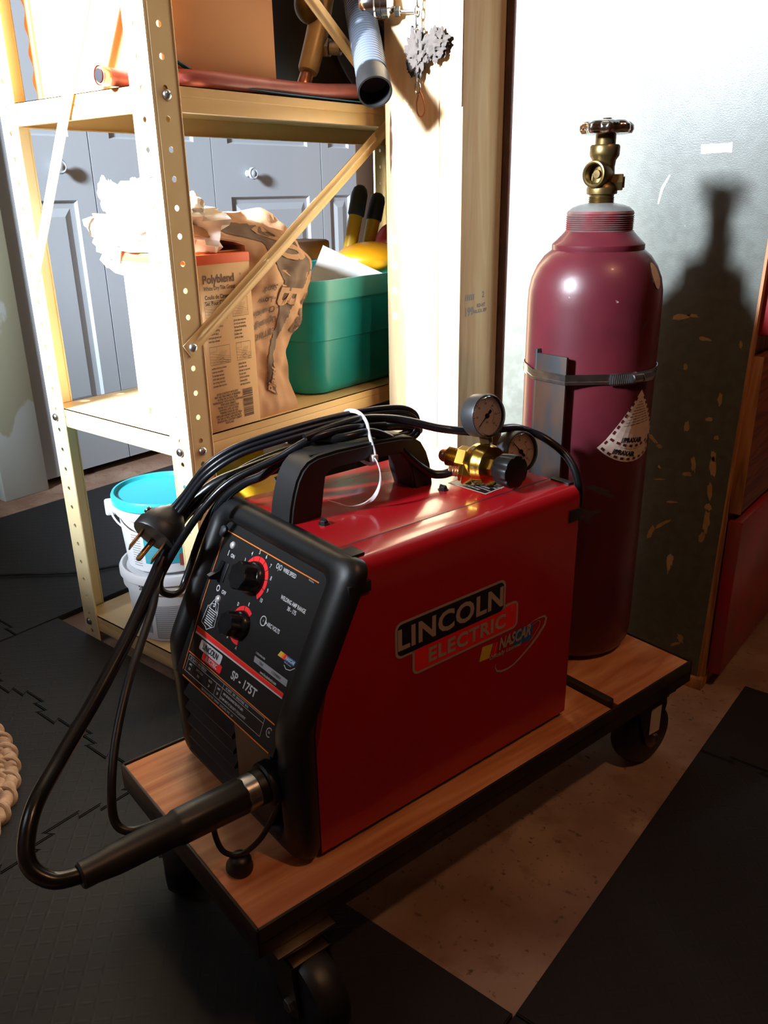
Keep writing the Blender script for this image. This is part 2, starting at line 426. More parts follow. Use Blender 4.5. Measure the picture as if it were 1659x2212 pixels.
def struct(name, mb, mats, smooth=38, label=None):
    o = mkobj(name, mb, mats, V((0, 0, 0)), smooth); o['kind'] = 'structure'; BASE[o.name] = V((0, 0, 0))
    if label: o['label'] = label
    return o
# ================================================================== SETTING
FLOORZ = 0.0
m_ = MB().box(-1.45, 3.0, -1.6, 2.2, -0.06, 0.0); struct('floor', m_, concrete, 0)
m_ = MB().box(-1.45, 3.0, -1.6, 2.2, 2.35, 2.42); struct('ceiling', m_, ceilm, 0)
m_ = MB().box(3.0, 3.06, -1.6, 2.2, 0, 2.35); struct('wall_right', m_, wallpaint, 0)
m_ = MB().box(-1.45, 3.0, 2.06, 2.14, 0, 2.35); struct('wall_far', m_, wallpaint, 0)
# wall on the door side: above and beside the closet doors
m_ = MB(); m_.box(-1.45, -1.345, -1.6, 0.44, 0, 2.35); m_.box(-1.45, -1.345, 1.98, 2.06, 0, 2.35); m_.box(-1.45, -1.345, 0.44, 1.98, 2.03, 2.35); m_.box(-1.45, -1.42, 0.44, 1.98, 0, 2.03)
struct('wall_back', m_, wallpaint, 0)
# left wall with the window the daylight comes through
WX0, WX1, WZ0, WZ1, WY = -0.62, -0.05, 1.32, 2.12, -1.55  # unseen opening; sill and jambs placed to limit where daylight falls
m_ = MB(); m_.box(-1.45, WX0, -1.6, WY + 0.02, 0, 2.35); m_.box(WX1, 3.0, -1.6, WY + 0.02, 0, 2.35)
m_.box(WX0, WX1, -1.6, WY + 0.02, 0, WZ0); m_.box(WX0, WX1, -1.6, WY + 0.02, WZ1, 2.35); m_.box(-.13, WX1, -1.6, WY + .02, WZ0, 1.36)  # last box: sill step added to block daylight from the right-hand floor
struct('wall_left', m_, wallpaint, 0)
m_ = MB(); m_.box(WX0 - .05, WX1 + .05, WY + .02, WY + .035, WZ0 - .06, WZ0); m_.box(WX0 - .05, WX1 + .05, WY + .02, WY + .035, WZ1, WZ1 + .06)
m_.box(WX0 - .05, WX0, WY + .02, WY + .035, WZ0, WZ1); m_.box(WX1, WX1 + .05, WY + .02, WY + .035, WZ0, WZ1)
struct('window_1', m_, white_trim, 0)
# casing beside the doors
m_ = MB(); m_.box(-1.345, -1.30, 0.30, 0.44, 0.0, 2.1, 0.003); struct('trim_1', m_, white_trim, label='white painted door casing board with peeling lower part')
m_ = MB(); m_.box(-1.345, -1.318, 1.95, 2.06, 0.0, 2.1, 0.003); struct('trim_2', m_, wallpaint)

# bifold closet doors: four leaves, each a slab with raised panels
def door_leaf(n, y0, y1, knob=None):
    X0 = -1.345; X1 = -1.320; mb = MB(); zb, zt = 0.025, 2.02
    w = y1 - y0; fy = min(0.07, w * .2)
    cells = [(y0 + fy, y1 - fy, 0.21, 0.83), (y0 + fy, y1 - fy, 1.0, 1.75)]
    # slab made of stiles and rails so that the panels sit in real recesses
    zs = [zb]; 
    for c in cells: zs += [c[2], c[3]]
    zs.append(zt)
    mb.box(X0, X1, y0, y0 + fy, zb, zt); mb.box(X0, X1, y1 - fy, y1, zb, zt)
    mb.box(X0, X1, y0 + fy, y1 - fy, zs[0], zs[1]); mb.box(X0, X1, y0 + fy, y1 - fy, zs[2], zs[3]); mb.box(X0, X1, y0 + fy, y1 - fy, zs[4], zs[5])
    o = struct('door_%d' % n, mb, white_door, 0)
    for c in cells:
        p = MB(); a, b_, c_, d = c
        rr = [(0, X0 + .012), (0.0, X1 - .001), (0.006, X1 - .010), (0.022, X1 - .010), (0.045, X1 - .002)]
        rings = []
        for ins, x in rr: rings.append([V((x, a + ins, c_ + ins)), V((x, b_ - ins, c_ + ins)), V((x, b_ - ins, d - ins)), V((x, a + ins, d - ins))])
        p.rings(rings); q = part('door_panel', p, white_door, o, smooth=0)
    if knob:
        k = MB(); ky, kz = knob
        k.lathe([(0.012, 0), (0.011, 0.004), (0.007, 0.008), (0.007, 0.016), (0.013, 0.020), (0.0205, 0.025), (0.0205, 0.029), (0.017, 0.0325), (0.015, 0.0310), (0.011, 0.0310), (0.007, 0.034), (0.001, 0.0345)], (X1, ky, kz), (1, 0, 0), 28)
        part('door_knob', k, white_door, o)
door_leaf(1, 0.445, 0.748, (0.631, 0.92)); door_leaf(2, 0.752, 1.21); door_leaf(3, 1.214, 1.745, (1.368, 0.906)); door_leaf(4, 1.75, 1.95)

# pine framing post: a wide stud and a narrow stud side by side, then the return face
sx0, sx1, sy0 = 0.038, 0.197, 0.45
m_ = MB(); m_.box(sx0, 0.1505, sy0, 0.588, 0, 2.35, 0.0015); m_.box(0.1515, sx1, sy0, 0.588, 0, 2.35, 0.002)
post = struct('trim_3', m_, stud_m, label='pale pine framing post of two studs with a grade stamp')
st = MB()
o_ = V((sx1, 0.463, 0.652))
st.text('199', o_ + V((0, 0.002, -0.016)), (0, 1, 0), (0, 0, 1), 0.020, 0.0006, 'LEFT')
st.text('KD-HT', o_ + V((0, 0.042, -0.008)), (0, 1, 0), (0, 0, 1), 0.009, 0.0003, 'LEFT')
st.text('N.L.G.A. SPF', o_ + V((0, 0.032, -0.0175)), (0, 1, 0), (0, 0, 1), 0.008, 0.0003, 'LEFT')
st.text('2', o_ + V((0, 0.058, 0.010)), (0, 1, 0), (0, 0, 1), 0.015, 0.0004, 'LEFT')
for i in range(5): st.quad([(0.004 + i * 0.006, 0.004), (0.0075 + i * 0.006, 0.004), (0.0095 + i * 0.006, 0.014), (0.006 + i * 0.006, 0.014)], o_, (0, 1, 0), (0, 0, 1))
part('stamp_lettering', st, grey_ink, post, 'grey grade stamp', 0, False)
gk = MB()   # long bark split in the left stud
gk.prism([(0, 0), (0.003, 0.02), (0.0045, 0.05), (0.003, 0.085), (0.001, 0.10), (-0.001, 0.07), (-0.0015, 0.03)], (sx0 + 0.011, sy0 + .0002, 0.865), (1, 0, 0), (0, 0, 1), -0.001, 0.0006)
part('bark_split', gk, pbr('dark_bark', '#5a3626', 0.8), post, 'dark bark split')
# dark upright between post and cabinet
m_ = MB(); m_.box(0.199, 0.222, 0.572, 0.60, 0, 2.35, 0.002); struct('trim_4', m_, yarn_edge)

# scratched cabinet at right: end panel, carcass, stacked fronts
cab = thing('storage_cabinet', 'tall storage cabinet with scratched grey end panel and red and wood drawer fronts', 'cabinet', (0.45, 0.9, 0.0))
p = MB(); p.prism([(0.224, 0.022), (0.643, 0.022), (0.670, 1.5), (0.224, 1.5)], (0, 0.574, 0), (1, 0, 0), (0, 0, 1), 0.0, 0.014)
part('end_panel', p, panel_m, cab, 'olive grey scratched end panel')
p = MB(); p.prism([(0.6432, 0.022), (0.6475, 0.022), (0.6745, 1.5), (0.6702, 1.5)], (0, 0.574, 0), (1, 0, 0), (0, 0, 1), 0.0, 0.014)
p.box(0.647, 0.6535, 0.566, 1.3, 0.02, 1.5)
part('edge_banding', p, panel_edge, cab, 'raw plywood edge')
epn = [o for o in cab.children if o.name.startswith('end_panel')][0]
def mark(polys, mt, nm, lab=None):
    q = MB()
    for pl_ in polys: q.add([wy(u, v, 0.5596) for u, v in pl_], [list(range(len(pl_)))])
    part(nm, q, mt, epn, lab, 0, False)
def blob(u, v, rx, ry, a, seed, n=14):
    r_ = random.Random(seed); o = []
    for i in range(n):
        t = 2 * math.pi * i / n; k = .62 + .55 * r_.random(); x, y = rx * k * math.cos(t), ry * k * math.sin(t); o.append((u + x * math.cos(a) - y * math.sin(a), v + x * math.sin(a) + y * math.cos(a)))
    return o
mark([[(1515, 312), (1575, 309), (1583, 306), (1581, 330), (1572, 328), (1514, 333)]], paperwhite, 'tape_piece', 'short strip of white tape')
for i, b_ in enumerate(([1470, 685, 20, 7, -.1], [1497, 682, 14, 4, .1], [1522, 732, 14, 5, .2], [1555, 864, 6, 15, .1], [1533, 906, 9, 6, 0], [1481, 792, 5, 7, .3], [1483, 922, 6, 13, .1], [1410, 947, 16, 5, .9], [1424, 964, 7, 5, .4], [1498, 1003, 6, 20, -.1], [1484, 1024, 12, 5, .2], [1541, 985, 6, 14, 0], [1540, 1010, 8, 26, .05], [1533, 1060, 7, 22, .1], [1530, 1095, 9, 8, 0], [1526, 1130, 7, 30, .15], [1516, 1160, 8, 14, .3], [1430, 1132, 22, 4, -.5], [1405, 1150, 6, 18, .4], [1450, 1084, 14, 3, .05], [1425, 1035, 12, 2, 0], [1548, 945, 6, 6, 0], [1470, 1380, 6, 12, -.4], [1457, 1391, 12, 4, -.3], [1600, 745, 4, 9, 0])): mark([blob(*b_, i)], panel_edge if False else flake, 'paint_chip')
for pl__ in ([(1437, 0), (1446, 0), (1441, 110), (1435, 148), (1432, 148), (1436, 90)], [(1195, 0), (1202, 0), (1200, 20), (1197, 22)], [(1449, 378), (1446, 377), (1428, 405), (1420, 440), (1423, 441), (1433, 408)], [(1262, 76), (1300, 64), (1303, 70), (1256, 82)]): mark([pl__], paperwhite, 'scratch_mark')
p = MB(); p.box(0.226, 0.640, 0.5745, 1.3, 0.05, 1.5); part('carcass', p, wallpaint, cab, smooth=0)
p = MB(); p.box(0.20, 0.655, 0.552, 1.3, 0.0, 0.021, 0.001); part('base_board', p, panel_edge, cab)
p = MB(); p.box(0.655, 0.679, 0.570, 1.25, 0.03, 0.322, 0.005); part('drawer_front', p, draw_red, cab, 'worn red lower drawer front')
p = MB(); p.box(0.655, 0.673, 0.572, 1.25, 0.334, 0.592, 0.003); d_ = part('drawer_front', p, draw_wood, cab, 'stained plywood drawer front')
p = MB(); p.box(0.6545, 0.6735, 0.5695, 0.5718, 0.334, 0.592, 0.0005); part('edge_strip', p, panel_edge, d_, 'raw ply edge')
p = MB(); p.box(0.655, 0.680, 0.574, 1.25, 0.622, 0.98, 0.005); part('drawer_front', p, draw_red, cab, 'worn red upper drawer front')

# interlocking foam mats
def edge(a, b, tabs, pitch=0.075, depth=0.011):
    """zigzag edge; tab positions and directions depend on place only, so neighbours interlock"""
    a = V(a); b = V(b); t = (b - a); L = t.length; t.normalize(); out = [a]
    if not tabs: return out
    ax = 0 if abs(t.x) > .5 else 1; sg = 1 if t[ax] > 0 else -1; n = V((0, 1)) if ax == 0 else V((1, 0)); lo, hi = sorted((a[ax], b[ax]))
    ks = [k for k in range(int(lo / pitch) - 2, int(hi / pitch) + 3) if lo + .01 < k * pitch and (k + 1) * pitch < hi - .01]
    if sg < 0: ks = ks[::-1]
    for k in ks:
        c = (k + .5) * pitch; e = depth * (1 if k % 2 == 0 else -1)
        for off, dd in ((-.26, 0), (-.36, 1), (.36, 1), (.26, 0)):
            p_ = V((0, 0)); p_[ax] = c + sg * off * pitch; p_[1 - ax] = a[1 - ax] ; out.append(p_ + n * (e * dd))
    return out
def mat_tile(x0, x1, y0, y1, tabs, label, extra=None, seed=0):
    g = 0.0012
    x0 += g; x1 -= g; y0 += g; y1 -= g
    poly = edge((x0, y0), (x1, y0), tabs[0]) + edge((x1, y0), (x1, y1), tabs[1]) + edge((x1, y1), (x0, y1), tabs[2]) + edge((x0, y1), (x0, y0), tabs[3])
    mb = MB(); bm = bmesh.new(); vs = [bm.verts.new((p_[0], p_[1], 0)) for p_ in poly]
    f = bm.faces.new(vs); 
    r_ = bmesh.ops.extrude_face_region(bm, geom=[f]); tv = [e for e in r_['geom'] if isinstance(e, bmesh.types.BMVert)]
    for v_ in tv: v_.co.z = 0.0115
    ed = [e for e in bm.edges if e.verts[0].co.z > .01 and e.verts[1].co.z > .01]
    bmesh.ops.bevel(bm, geom=ed, offset=0.0015, segments=2, affect='EDGES')
    mb.bm(bm)
    return solid('foam_mat', mb, foam, label, 'floor mat', ((x0 + x1) / 2, (y0 + y1) / 2, 0), group='black interlocking foam floor mats')
mat_tile(-1.165, -0.500, -0.10, 1.15, (1, 0, 0, 0), 'black foam mat on the floor between shelf unit and white doors')
mat_tile(-1.165, -0.500, -0.75, -0.10, (0, 1, 1, 0), 'black foam mat at the left behind the rope rug, left of the shelf foot')
mat_tile(-0.500, 0.075, -0.205, -0.006, (1, 0, 0, 0), 'narrow black foam mat in front of the shelf unit left foot')
mat_tile(-0.500, 0.075, -0.80, -0.205, (0, 1, 1, 0), 'black foam mat under the cable loop beside the rope rug')
mat_tile(0.075, 0.715, -0.80, -0.195, (0, 0, 0, 1), 'black foam mat under the front caster of the cart')
mat_tile(0.715, 1.40, -0.195, 0.37, (1, 0, 1, 0), 'black foam mat right of the bare concrete strip')
mat_tile(0.715, 1.40, 0.37, 0.60, (1, 0, 0, 0), 'short black foam mat at the right, nearest the red drawer')
mat_tile(0.715, 1.40, -0.80, -0.195, (0, 0, 1, 0), 'black foam mat in the lower right corner')
# cord lying on the mat
c = MB().tube([wz(-30, 1243, .0165), wz(50, 1240, .0165), wz(120, 1238, .0165), wz(180, 1234, .0165), wz(250, 1222, .0165), wz(300, 1216, .0165)], 0.0035, 8)
solid('extension_cord', c, rubber, 'thin black cord lying across the mat behind the shelf unit', 'cord', wz(100, 1238, 0.012))
# braided rope rug, only its edge in view
rug = thing('rope_rug', 'braided jute rope rug with cream rag weave at the left edge of the photo', 'rug', (-0.25, -0.62, 0.0115))
rc = V((-0.235, -0.575, 0.0115)); 
for k, rr in enumerate((0.305, 0.288)):
    pts = []
    for i in range(300):
        a = 2 * math.pi * i / 300
        pts.append(rc + V((math.cos(a) * (rr + .003 * math.sin(i * 1.7)), math.sin(a) * (rr * .92 + .003 * math.cos(i * 1.9)), 0.011 + .002 * math.sin(i * 2.2))))
    t = MB().tube(pts, 0.0095, 12, 0, closed=True, rfn=None)
    part('rope_coil', t, rope_m, rug)
    t = MB()
    for ph in (0,):
        tw = []
        for i in range(1440):
            a = 2 * math.pi * i / 1440; b_ = i * 0.225
            c0 = rc + V((math.cos(a) * (rr + .011 * math.cos(b_)), math.sin(a) * (rr * .92 + .011 * math.cos(b_)), 0.011 + .010 * math.sin(b_)))
            tw.append(c0)
        t.tube(tw, 0.0042, 8, 0, closed=True)
    part('rope_strand', t, rope_m, rug)
t = MB()
for k in range(9):
    rr = 0.268 - k * 0.028
    pts = [rc + V((math.cos(2 * math.pi * i / 120) * (rr + .004 * math.sin(i * 3.1 + k)), math.sin(2 * math.pi * i / 120) * (rr * .92 + .004 * math.cos(i * 2.3)), 0.009 + .003 * math.sin(i * 2.7 + k))) for i in range(120)]
    t.tube(pts, 0.0125, 7, 0, closed=True)
part('rag_weave', t, ragw, rug)
# ================================================================== CART
CW, CL, CH = 0.3319, 0.7625, 0.0354
cart = thing('welding_cart', 'low welding cart with plywood deck and black angle iron frame on casters', 'cart', (-CW / 2, CL / 2, -DECK), C4)
p = MB(); p.box(-CW + .004, -.004, .004, .569, -.016, -.0015, .001); part('deck_board', p, ply, cart, 'front plywood deck board')
p = MB(); p.box(-CW + .004, -.004, .584, CL - .004, -.016, -.0015, .001); part('deck_board', p, ply, cart, 'rear plywood deck board')
def angle(x0, y0, x1, y1, side):
    """one rail: vertical leg outside and a flange under the deck"""
    p = MB(); t = .0035
    if abs(y1 - y0) > abs(x1 - x0):
        xo = x0; p.box(xo, xo + side * t, y0, y1, -CH, .0012, .0008); p.box(xo, xo + side * .03, y0, y1, -.0195, -.0165, .0005)
    else:
        yo = y0; p.box(x0, x1, yo, yo + side * t, -CH, .0012, .0008); p.box(x0, x1, yo, yo + side * .03, -.0195, -.0165, .0005)
    return p
part('side_rail', angle(0, 0, 0, CL, -1), steelblk, cart); part('side_rail', angle(-CW, 0, -CW, CL, 1), steelblk, cart)
part('end_rail', angle(-CW, 0, 0, 0, 1), steelblk, cart); part('end_rail', angle(-CW, CL, 0, CL, -1), steelblk, cart)
p = MB(); p.box(-CW + .004, -.012, .570, .583, -.016, .006, .001); part('cross_bar', p, steelblk, cart)
# upright that carries the cylinder clamp
p = MB(); p.box(-.188, -.137, .590, .5945, -.0, .463, .001); p.box(-.192, -.1875, .590, .640, -.0, .468, .001)
upr = part('cylinder_upright', p, barsteel, cart, 'rust stained angle iron upright')
def caster(x, y, rot, swivel=True):
    c0 = V((x, y, 0)); Rz = Matrix.Rotation(rot, 4, 'Z'); T = Matrix.Translation(c0) @ Rz
    off = 0.03 if swivel else 0.0
    zt = -CH; zf = -DECK + (0.0 if swivel else .0); wr = 0.0515
    if x > -.15 and y < .2: zf += 0.0115
    if y < .2: zf = -DECK + 0.0115
    p = MB(); p.box(-.035, .035, -.03, .03, zt - .004, zt, .001, T); cp = part('caster', p, zyellow, cart)
    q = MB(); q.lathe([(.024, 0), (.026, .004), (.026, .008), (.019, .012)], T @ V((0, 0, zt - .004)), (0, 0, -1), 24)
    h = zt - .016
    q.box(-.0245, .0245, -.036, .030, h - .003, h, .001, T)
    for s in (-1, 1):
        pl = [(-.036, h), (.024, h), (.026, h - .014), (.012 - off, zf + wr - .016), (-.0 - off, zf + wr - .020), (-.014 - off, zf + wr - .010), (-.036, h - .012)]
        n_ = [(a, b) for a, b in pl]
        ring0 = [T @ V((s * .0215, a, b)) for a, b in n_]; ring1 = [T @ V((s * .0245, a, b)) for a, b in n_]
        q.rings([ring0, ring1])
    part('fork', q, zyellow, cp)
    q = MB(); ax = T @ V((0, -off, zf + wr)); e = T.to_3x3() @ V((1, 0, 0))
    q.lathe([(.012, -.0195), (.040, -.0195), (.0465, -.0175), (wr - .001, -.011), (wr, -.004), (wr, .004), (wr - .001, .011), (.0465, .0175), (.040, .0195), (.012, .0195)], ax, e, 40)
    part('wheel', q, rubber, cp)
    q = MB()
    for s in (-1, 1): q.hexnut(ax + e * s * .0245, ax + e * s * .0305, .0075)
    q.cyl(ax - e * .03, ax + e * .03, .004)
    part('axle_nut', q, zinc, cp)
    return cp, T, zf, wr
caster(-.018, .049, R(90)); caster(-CW + .050, .052, R(60)); caster(-CW + .045, CL - .065, 0, False)
cp, T, zf, wr = caster(-.038, CL - .062, R(-4), False)
q = MB(); q.quad(rrect(-.013, .011, -.0, .046, .002), T @ V((.0249, .002, zf + wr + .008)), T.to_3x3() @ V((0, 1, 0)), (0, 0, 1), .0002)
part('sticker', q, dial, cp, 'pale sticker', 0, False)
# ================================================================== WELDER (cart frame)
BX0, BX1, BY1, BZ = -0.2933, -0.0375, 0.507, 0.3288
def yb(z): return 0.104 if z < .172 else 0.104 + (z - .172) * 0.36
weld = thing('welder', 'red and black wire feed welder with carrying handle standing on the cart deck', 'welder', (-.165, .3, 0), C4)
# section through the red sheet cover
def sect(x0, x1, zt, r, z0=.006):
    pts = [(x1, z0), (x1, zt - r)]
    for i in range(1, 8): a = R(i * 90 / 7); pts.append((x1 - r + r * math.cos(a), zt - r + r * math.sin(a)))
    return pts
xs_ = -.0815
sec = sect(xs_, BX1, BZ + .0016, .017, .007) + [(xs_, BZ + .0016)]
inn = [(x - .0014 if x > xs_ + .01 else x, z - .0014 if z > .1 else z) for x, z in sec]
def sweep(sec, y1, zsub=12):
    rg = []
    for k in (0, 1):
        rg.append([V((x, (yb(z) if k == 0 else y1), z)) for x, z in sec])
    return rg
p = MB()
full = []
for i in range(len(sec) - 1):   # subdivide the tall side so the front edge can follow the bezel
    a, b = sec[i], sec[i + 1]; n = 12 if abs(b[1] - a[1]) > .1 else 1
    for j in range(n): full.append((a[0] + (b[0] - a[0]) * j / n, a[1] + (b[1] - a[1]) * j / n))
full.append(sec[-1])
cx0 = -.16; 
outer = full; inner = [(x - .0015 * (1 if x > BX1 - .001 else .6), z - (.0015 if z > BZ - .005 else 0)) for x, z in full]
loop = outer + inner[::-1]
p.rings([[V((x, yb(z), z)) for x, z in loop], [V((x, BY1, z)) for x, z in loop]])
side = part('side_cover', p, red, weld)
p = MB(); lo = [(BX0 + .0, .007)] + [(BX0, .172)] + [(BX0, BZ - .014)] + [(BX0 + .014 * (1 - math.cos(R(a))), BZ - .014 + .014 * math.sin(R(a))) for a in (15, 30, 45, 60, 75, 90)] + [(xs_ - .001, BZ), (xs_ + .004, BZ - .001), (xs_ + .004, .007)]
p.rings([[V((x, yb(z), z)) for x, z in lo], [V((x, BY1 - .002, z)) for x, z in lo]])
part('cabinet_shell', p, red, weld)
p = MB(); p.box(xs_ - .0036, xs_ + .0001, yb(BZ) - .001, BY1, BZ - .002, BZ + .0009); part('seam_gasket', p, blk_soft, weld)
p = MB(); p.box(BX0 + .004, BX1 - .004, .12, BY1 - .004, .0, .012); part('base_pan', p, steelblk, weld)
p = MB(); p.box(BX0 + .003, BX1 - .003, BY1 - .004, BY1 + .004, .010, BZ - .006, .002); part('rear_panel', p, blk_soft, weld)
for (a, b_, c_) in (((BX1 - .004, BX1 + .0022), (.4875, .5085), (.288, .303)), ((-.079, -.050), (.499, .5095), (BZ - .002, BZ + .004)), ((-.074, -.052), (.168, .184), (BZ + .0005, BZ + .0045)), ((BX1 - .003, BX1 + .003), (.150, .178), (.2985, .3105))):
    q = MB(); q.box(a[0], a[1], b_[0], b_[1], c_[0], c_[1], .001); part('latch_tab', q, blk_soft, weld)

# front bezel: rounded ring lofted on the folded front profile
FA = V((0, .4586, .8886)); NF = V((0, -.8886, .4586)); F0 = V((-.2933, .074, .165))
Z0 = 0.165
def front(t):
    """point and outward normal on the front profile at arc length t from the fold"""
    k = .014
    lo = V((0, .078, .165 + t)) if True else None
    lo = V((0, .0745 - (.0035 * t / .165), .165 + t)); up = V((0, .074, .165)) + FA * t
    s = min(1, max(0, (t + k) / (2 * k))); s = s * s * (3 - 2 * s)
    if t < 0: p = lo if t < -k else lo.lerp(V((0, .074, .165)) + FA * t, s * .0 )
    else: p = up
    p = lo if t < 0 else up
    n = V((0, -1, 0)).lerp(NF, s).normalized()
    # soften the fold
    if abs(t) < k: p = p + n * (-0.0016 * (1 - abs(t) / k) ** 2)
    return p, n
TB, TT = -.163, .193
bx0, bx1 = -.313, -.033
def rect_ring(ins, r, out, back=0.0, T0=TB, T1=TT, il=None):
    x0, x1, t0, t1 = bx0 + ins, bx1 - ins * 1.32, T0 + ins * .8, T1 - ins
    if il: x0, x1, t0, t1 = il
    pts = []
    def arc(cx_, ct, a0):
        for i in range(7):
            a = R(a0 + 90 * i / 6); pts.append((cx_ + r * math.cos(a), ct + r * math.sin(a)))
    arc(x1 - r, t0 + r, -90); n = 24
    for i in range(1, n): pts.append((x1, t0 + r + (t1 - t0 - 2 * r) * i / n))
    arc(x1 - r, t1 - r, 0)
    for i in range(1, 10): pts.append((x1 - r - (x1 - x0 - 2 * r) * i / 10, t1))
    arc(x0 + r, t1 - r, 90)
    for i in range(1, n): pts.append((x0, t1 - r - (t1 - t0 - 2 * r) * i / n))
    arc(x0 + r, t0 + r, 180)
    for i in range(1, 10): pts.append((x0 + r + (x1 - x0 - 2 * r) * i / 10, t0))
    res = []
    for x, t in pts:
        p_, n_ = front(t); q = p_ + n_ * out
        if back: q = V((0, max(q.y, 0), q.z)); q.y = yb(min(max(q.z, 0), .33)) + back
        res.append(V((x, q.y, max(q.z, .0005))))
    return res
p = MB()
rg = [rect_ring(.006, .016, -.005, back=.004), rect_ring(.0, .018, -.018), rect_ring(.0, .02, -.010), rect_ring(.0018, .021, -.004), rect_ring(.0055, .021, .0), rect_ring(.011, .020, .0028), rect_ring(.018, .018, .0034), rect_ring(.024, .015, .0018), rect_ring(.0285, .012, -.003), rect_ring(.0305, .010, -.010), rect_ring(.0315, .010, -.022)]
# the lower bar of the bezel is thin: pull inner rings down
def low(ring, amt):
    return ring
p.rings(rg, cap0=False, cap1=False)
bez = part('front_bezel', p, blk, weld)
# floor and recess behind the lower part
p = MB(); p.box(bx0 + .03, bx1 - .03, .088, .100, .006, .165); part('lower_grille_plate', p, blk_soft, weld)
for i in range(5):
    z0 = .018 + i * .0205
    q = MB(); q.prism([(-.001, 0), (-.015, -.002), (-.016, .001), (-.001, .019)], (-.281, .089, z0), (0, 1, 0), (0, 0, 1), 0, .118); 
    part('louver_slat', q, blk_soft, weld, smooth=0)
q = MB(); q.prism([(0, 0), (.055, 0), (.075, .03), (.075, .118), (0, .118)], (-.1575, .0875, .010), (1, 0, 0), (0, 0, 1), 0, .012); part('connector_plate', q, blk, weld)
# control panel
def PT(s, t, lift=0.0):
    """overlay position: s millimetres across, t millimetres up the slope (measured from the left edge / the fold)"""
    s2 = 18 + (s - 18)
    return F0 + V((s2 / 1000, 0, 0)) + FA * (t / 1000) - NF * (.008 - lift)
PX = V((1, 0, 0))
p = MB(); p.rings([[PT(8, -31, -.010), PT(232, -31, -.010), PT(224, 168, -.010), PT(6, 168, -.010)], [PT(12, -30), PT(230, -30), PT(224, 168), PT(6, 168)]])
p.rings([[PT(12, -30, -.001), PT(230, -30, -.001), V((-.079, .087, .128)), V((-.281, .087, .128))], [PT(12, -33, -.012), PT(230, -33, -.012), V((-.079, .095, .135)), V((-.281, .095, .135))]])
pan = part('control_panel', p, label_blk, weld, 'black printed control panel')
def L_(pts): return pts
def sh(s, t): return (s + (151 - t) * .046 * 1.0, t)      # the overlay's slight lean as measured
def ink(mb, mt, name='print', lab=None): part(name, mb, mt, pan, lab, 0, False)
w = MB(); wd = MB(); wr_ = MB(); wm = MB(); ws = MB(); wc = MB(); wn = MB(); g = MB(); rr_ = MB(); og = MB(); bk = MB(); gy = MB()
def tx(mb, body, s, t, size, al='LEFT', bold=.0, xs=.85, lift=.0004, sh_=0):
    bold *= .55
    mb.text(body, PT(s, t), PX, FA, size / 1000, bold / 1000, al, xs, lift, sh_)
def pl(mb, pts, lift=.0003): mb.quad([(a / 1000, b / 1000) for a, b in pts], PT(0, 0), PX, FA, lift)
def ln(mb, pts, wd, lift=.0003): mb.ribbon([(a / 1000, b / 1000) for a, b in pts], wd / 1000, PT(0, 0), PX, FA, lift)
ln(og, [(18, 151.5), (206, 152)], 1.3); ln(og, [(14, 145), (17, 60), (25.5, -22)], 1.0); ln(og, [(25.5, .6), (216, -.4)], 1.3); ln(og, [(29, -28), (222, -29)], 1.3)
ln(og, [(24, 32.8), (213, 32.5)], .7, .0005)
pl(rr_, [(24.5, 32.4), (213, 32.2), (213, 28), (25, 26.5)]); pl(w, [(25, 26.5), (213, 28), (213, 26.6), (25.1, 24.4)])
tx(w, 'I', 34, 128.5, 9.5, bold=.25); tx(w, 'ON', 41, 128, 6.2, bold=.25); tx(w, 'O', 35, 85.5, 11, bold=.3); tx(w, 'OFF', 48, 85, 6.2, bold=.25)
tx(w, 'O|O', 129.5, 145, 8.5, bold=.2, xs=.7); tx(w, 'WIRE SPEED', 143.5, 145, 6.4, bold=.28, xs=.72)
tx(w, 'M19123-6', 189.5, 149.5, 2.6, xs=.85)
tx(w, 'WELDING AMP RANGE', 155.5, 118, 6.4, bold=.25, xs=.70); tx(w, '30 - 175', 172, 111, 6.2, bold=.25, xs=.8)
tx(w, 'ARC VOLTS', 149, 84, 6.4, bold=.28, xs=.72)
ar = [(140.5 + 5.2 * math.cos(R(a)), 84.4 + 5.2 * math.sin(R(a))) for a in range(0, 345, 15)]; ln(w, ar + [ar[0]], 1.1); tx(w, 'V', 140.5, 84.3, 4, 'CENTER'); pl(w, [(144, 81.5), (148.5, 84.3), (144, 87)])
K1 = (99, 119); K2 = (105, 65)
def arc_seg(mb, c, r0, r1, a0, a1, n=24):
    for i in range(n):
        u, v_ = R(a0 + (a1 - a0) * i / n), R(a0 + (a1 - a0) * (i + 1) / n)
        pl(mb, [(c[0] + r0 * math.cos(u), c[1] + r0 * math.sin(u)), (c[0] + r1 * math.cos(u), c[1] + r1 * math.sin(u)), (c[0] + r1 * math.cos(v_), c[1] + r1 * math.sin(v_)), (c[0] + r0 * math.cos(v_), c[1] + r0 * math.sin(v_))])
for k in range(10): arc_seg(rr_, K1, 16, 25.5, 233 - k * 27.3 - 1, 233 - (k + 1) * 27.3 + 1, 6)
arc_seg(rr_, K1, 16, 25.5, -40, -46, 2)
for k, n in enumerate('1 2 3 4 5 6 7 8 9 10'.split()):
    a = R(209 - k * 27); tx(wd, n, K1[0] + 31 * math.cos(a), K1[1] + 30 * math.sin(a), 6.6, 'CENTER', .2, .8)
for k in range(5): arc_seg(rr_, K2, 12, 22, 55 + k * 46.5 + 1.5, 55 + (k + 1) * 46.5 - 1.5, 8)
for n, a in zip('EDCBA', (87, 133, 180, 232, 282)): tx(wd, n, K2[0] + 26.5 * math.cos(R(a)), K2[1] + 25.5 * math.sin(R(a)), 5.6, 'CENTER', .2, .8)
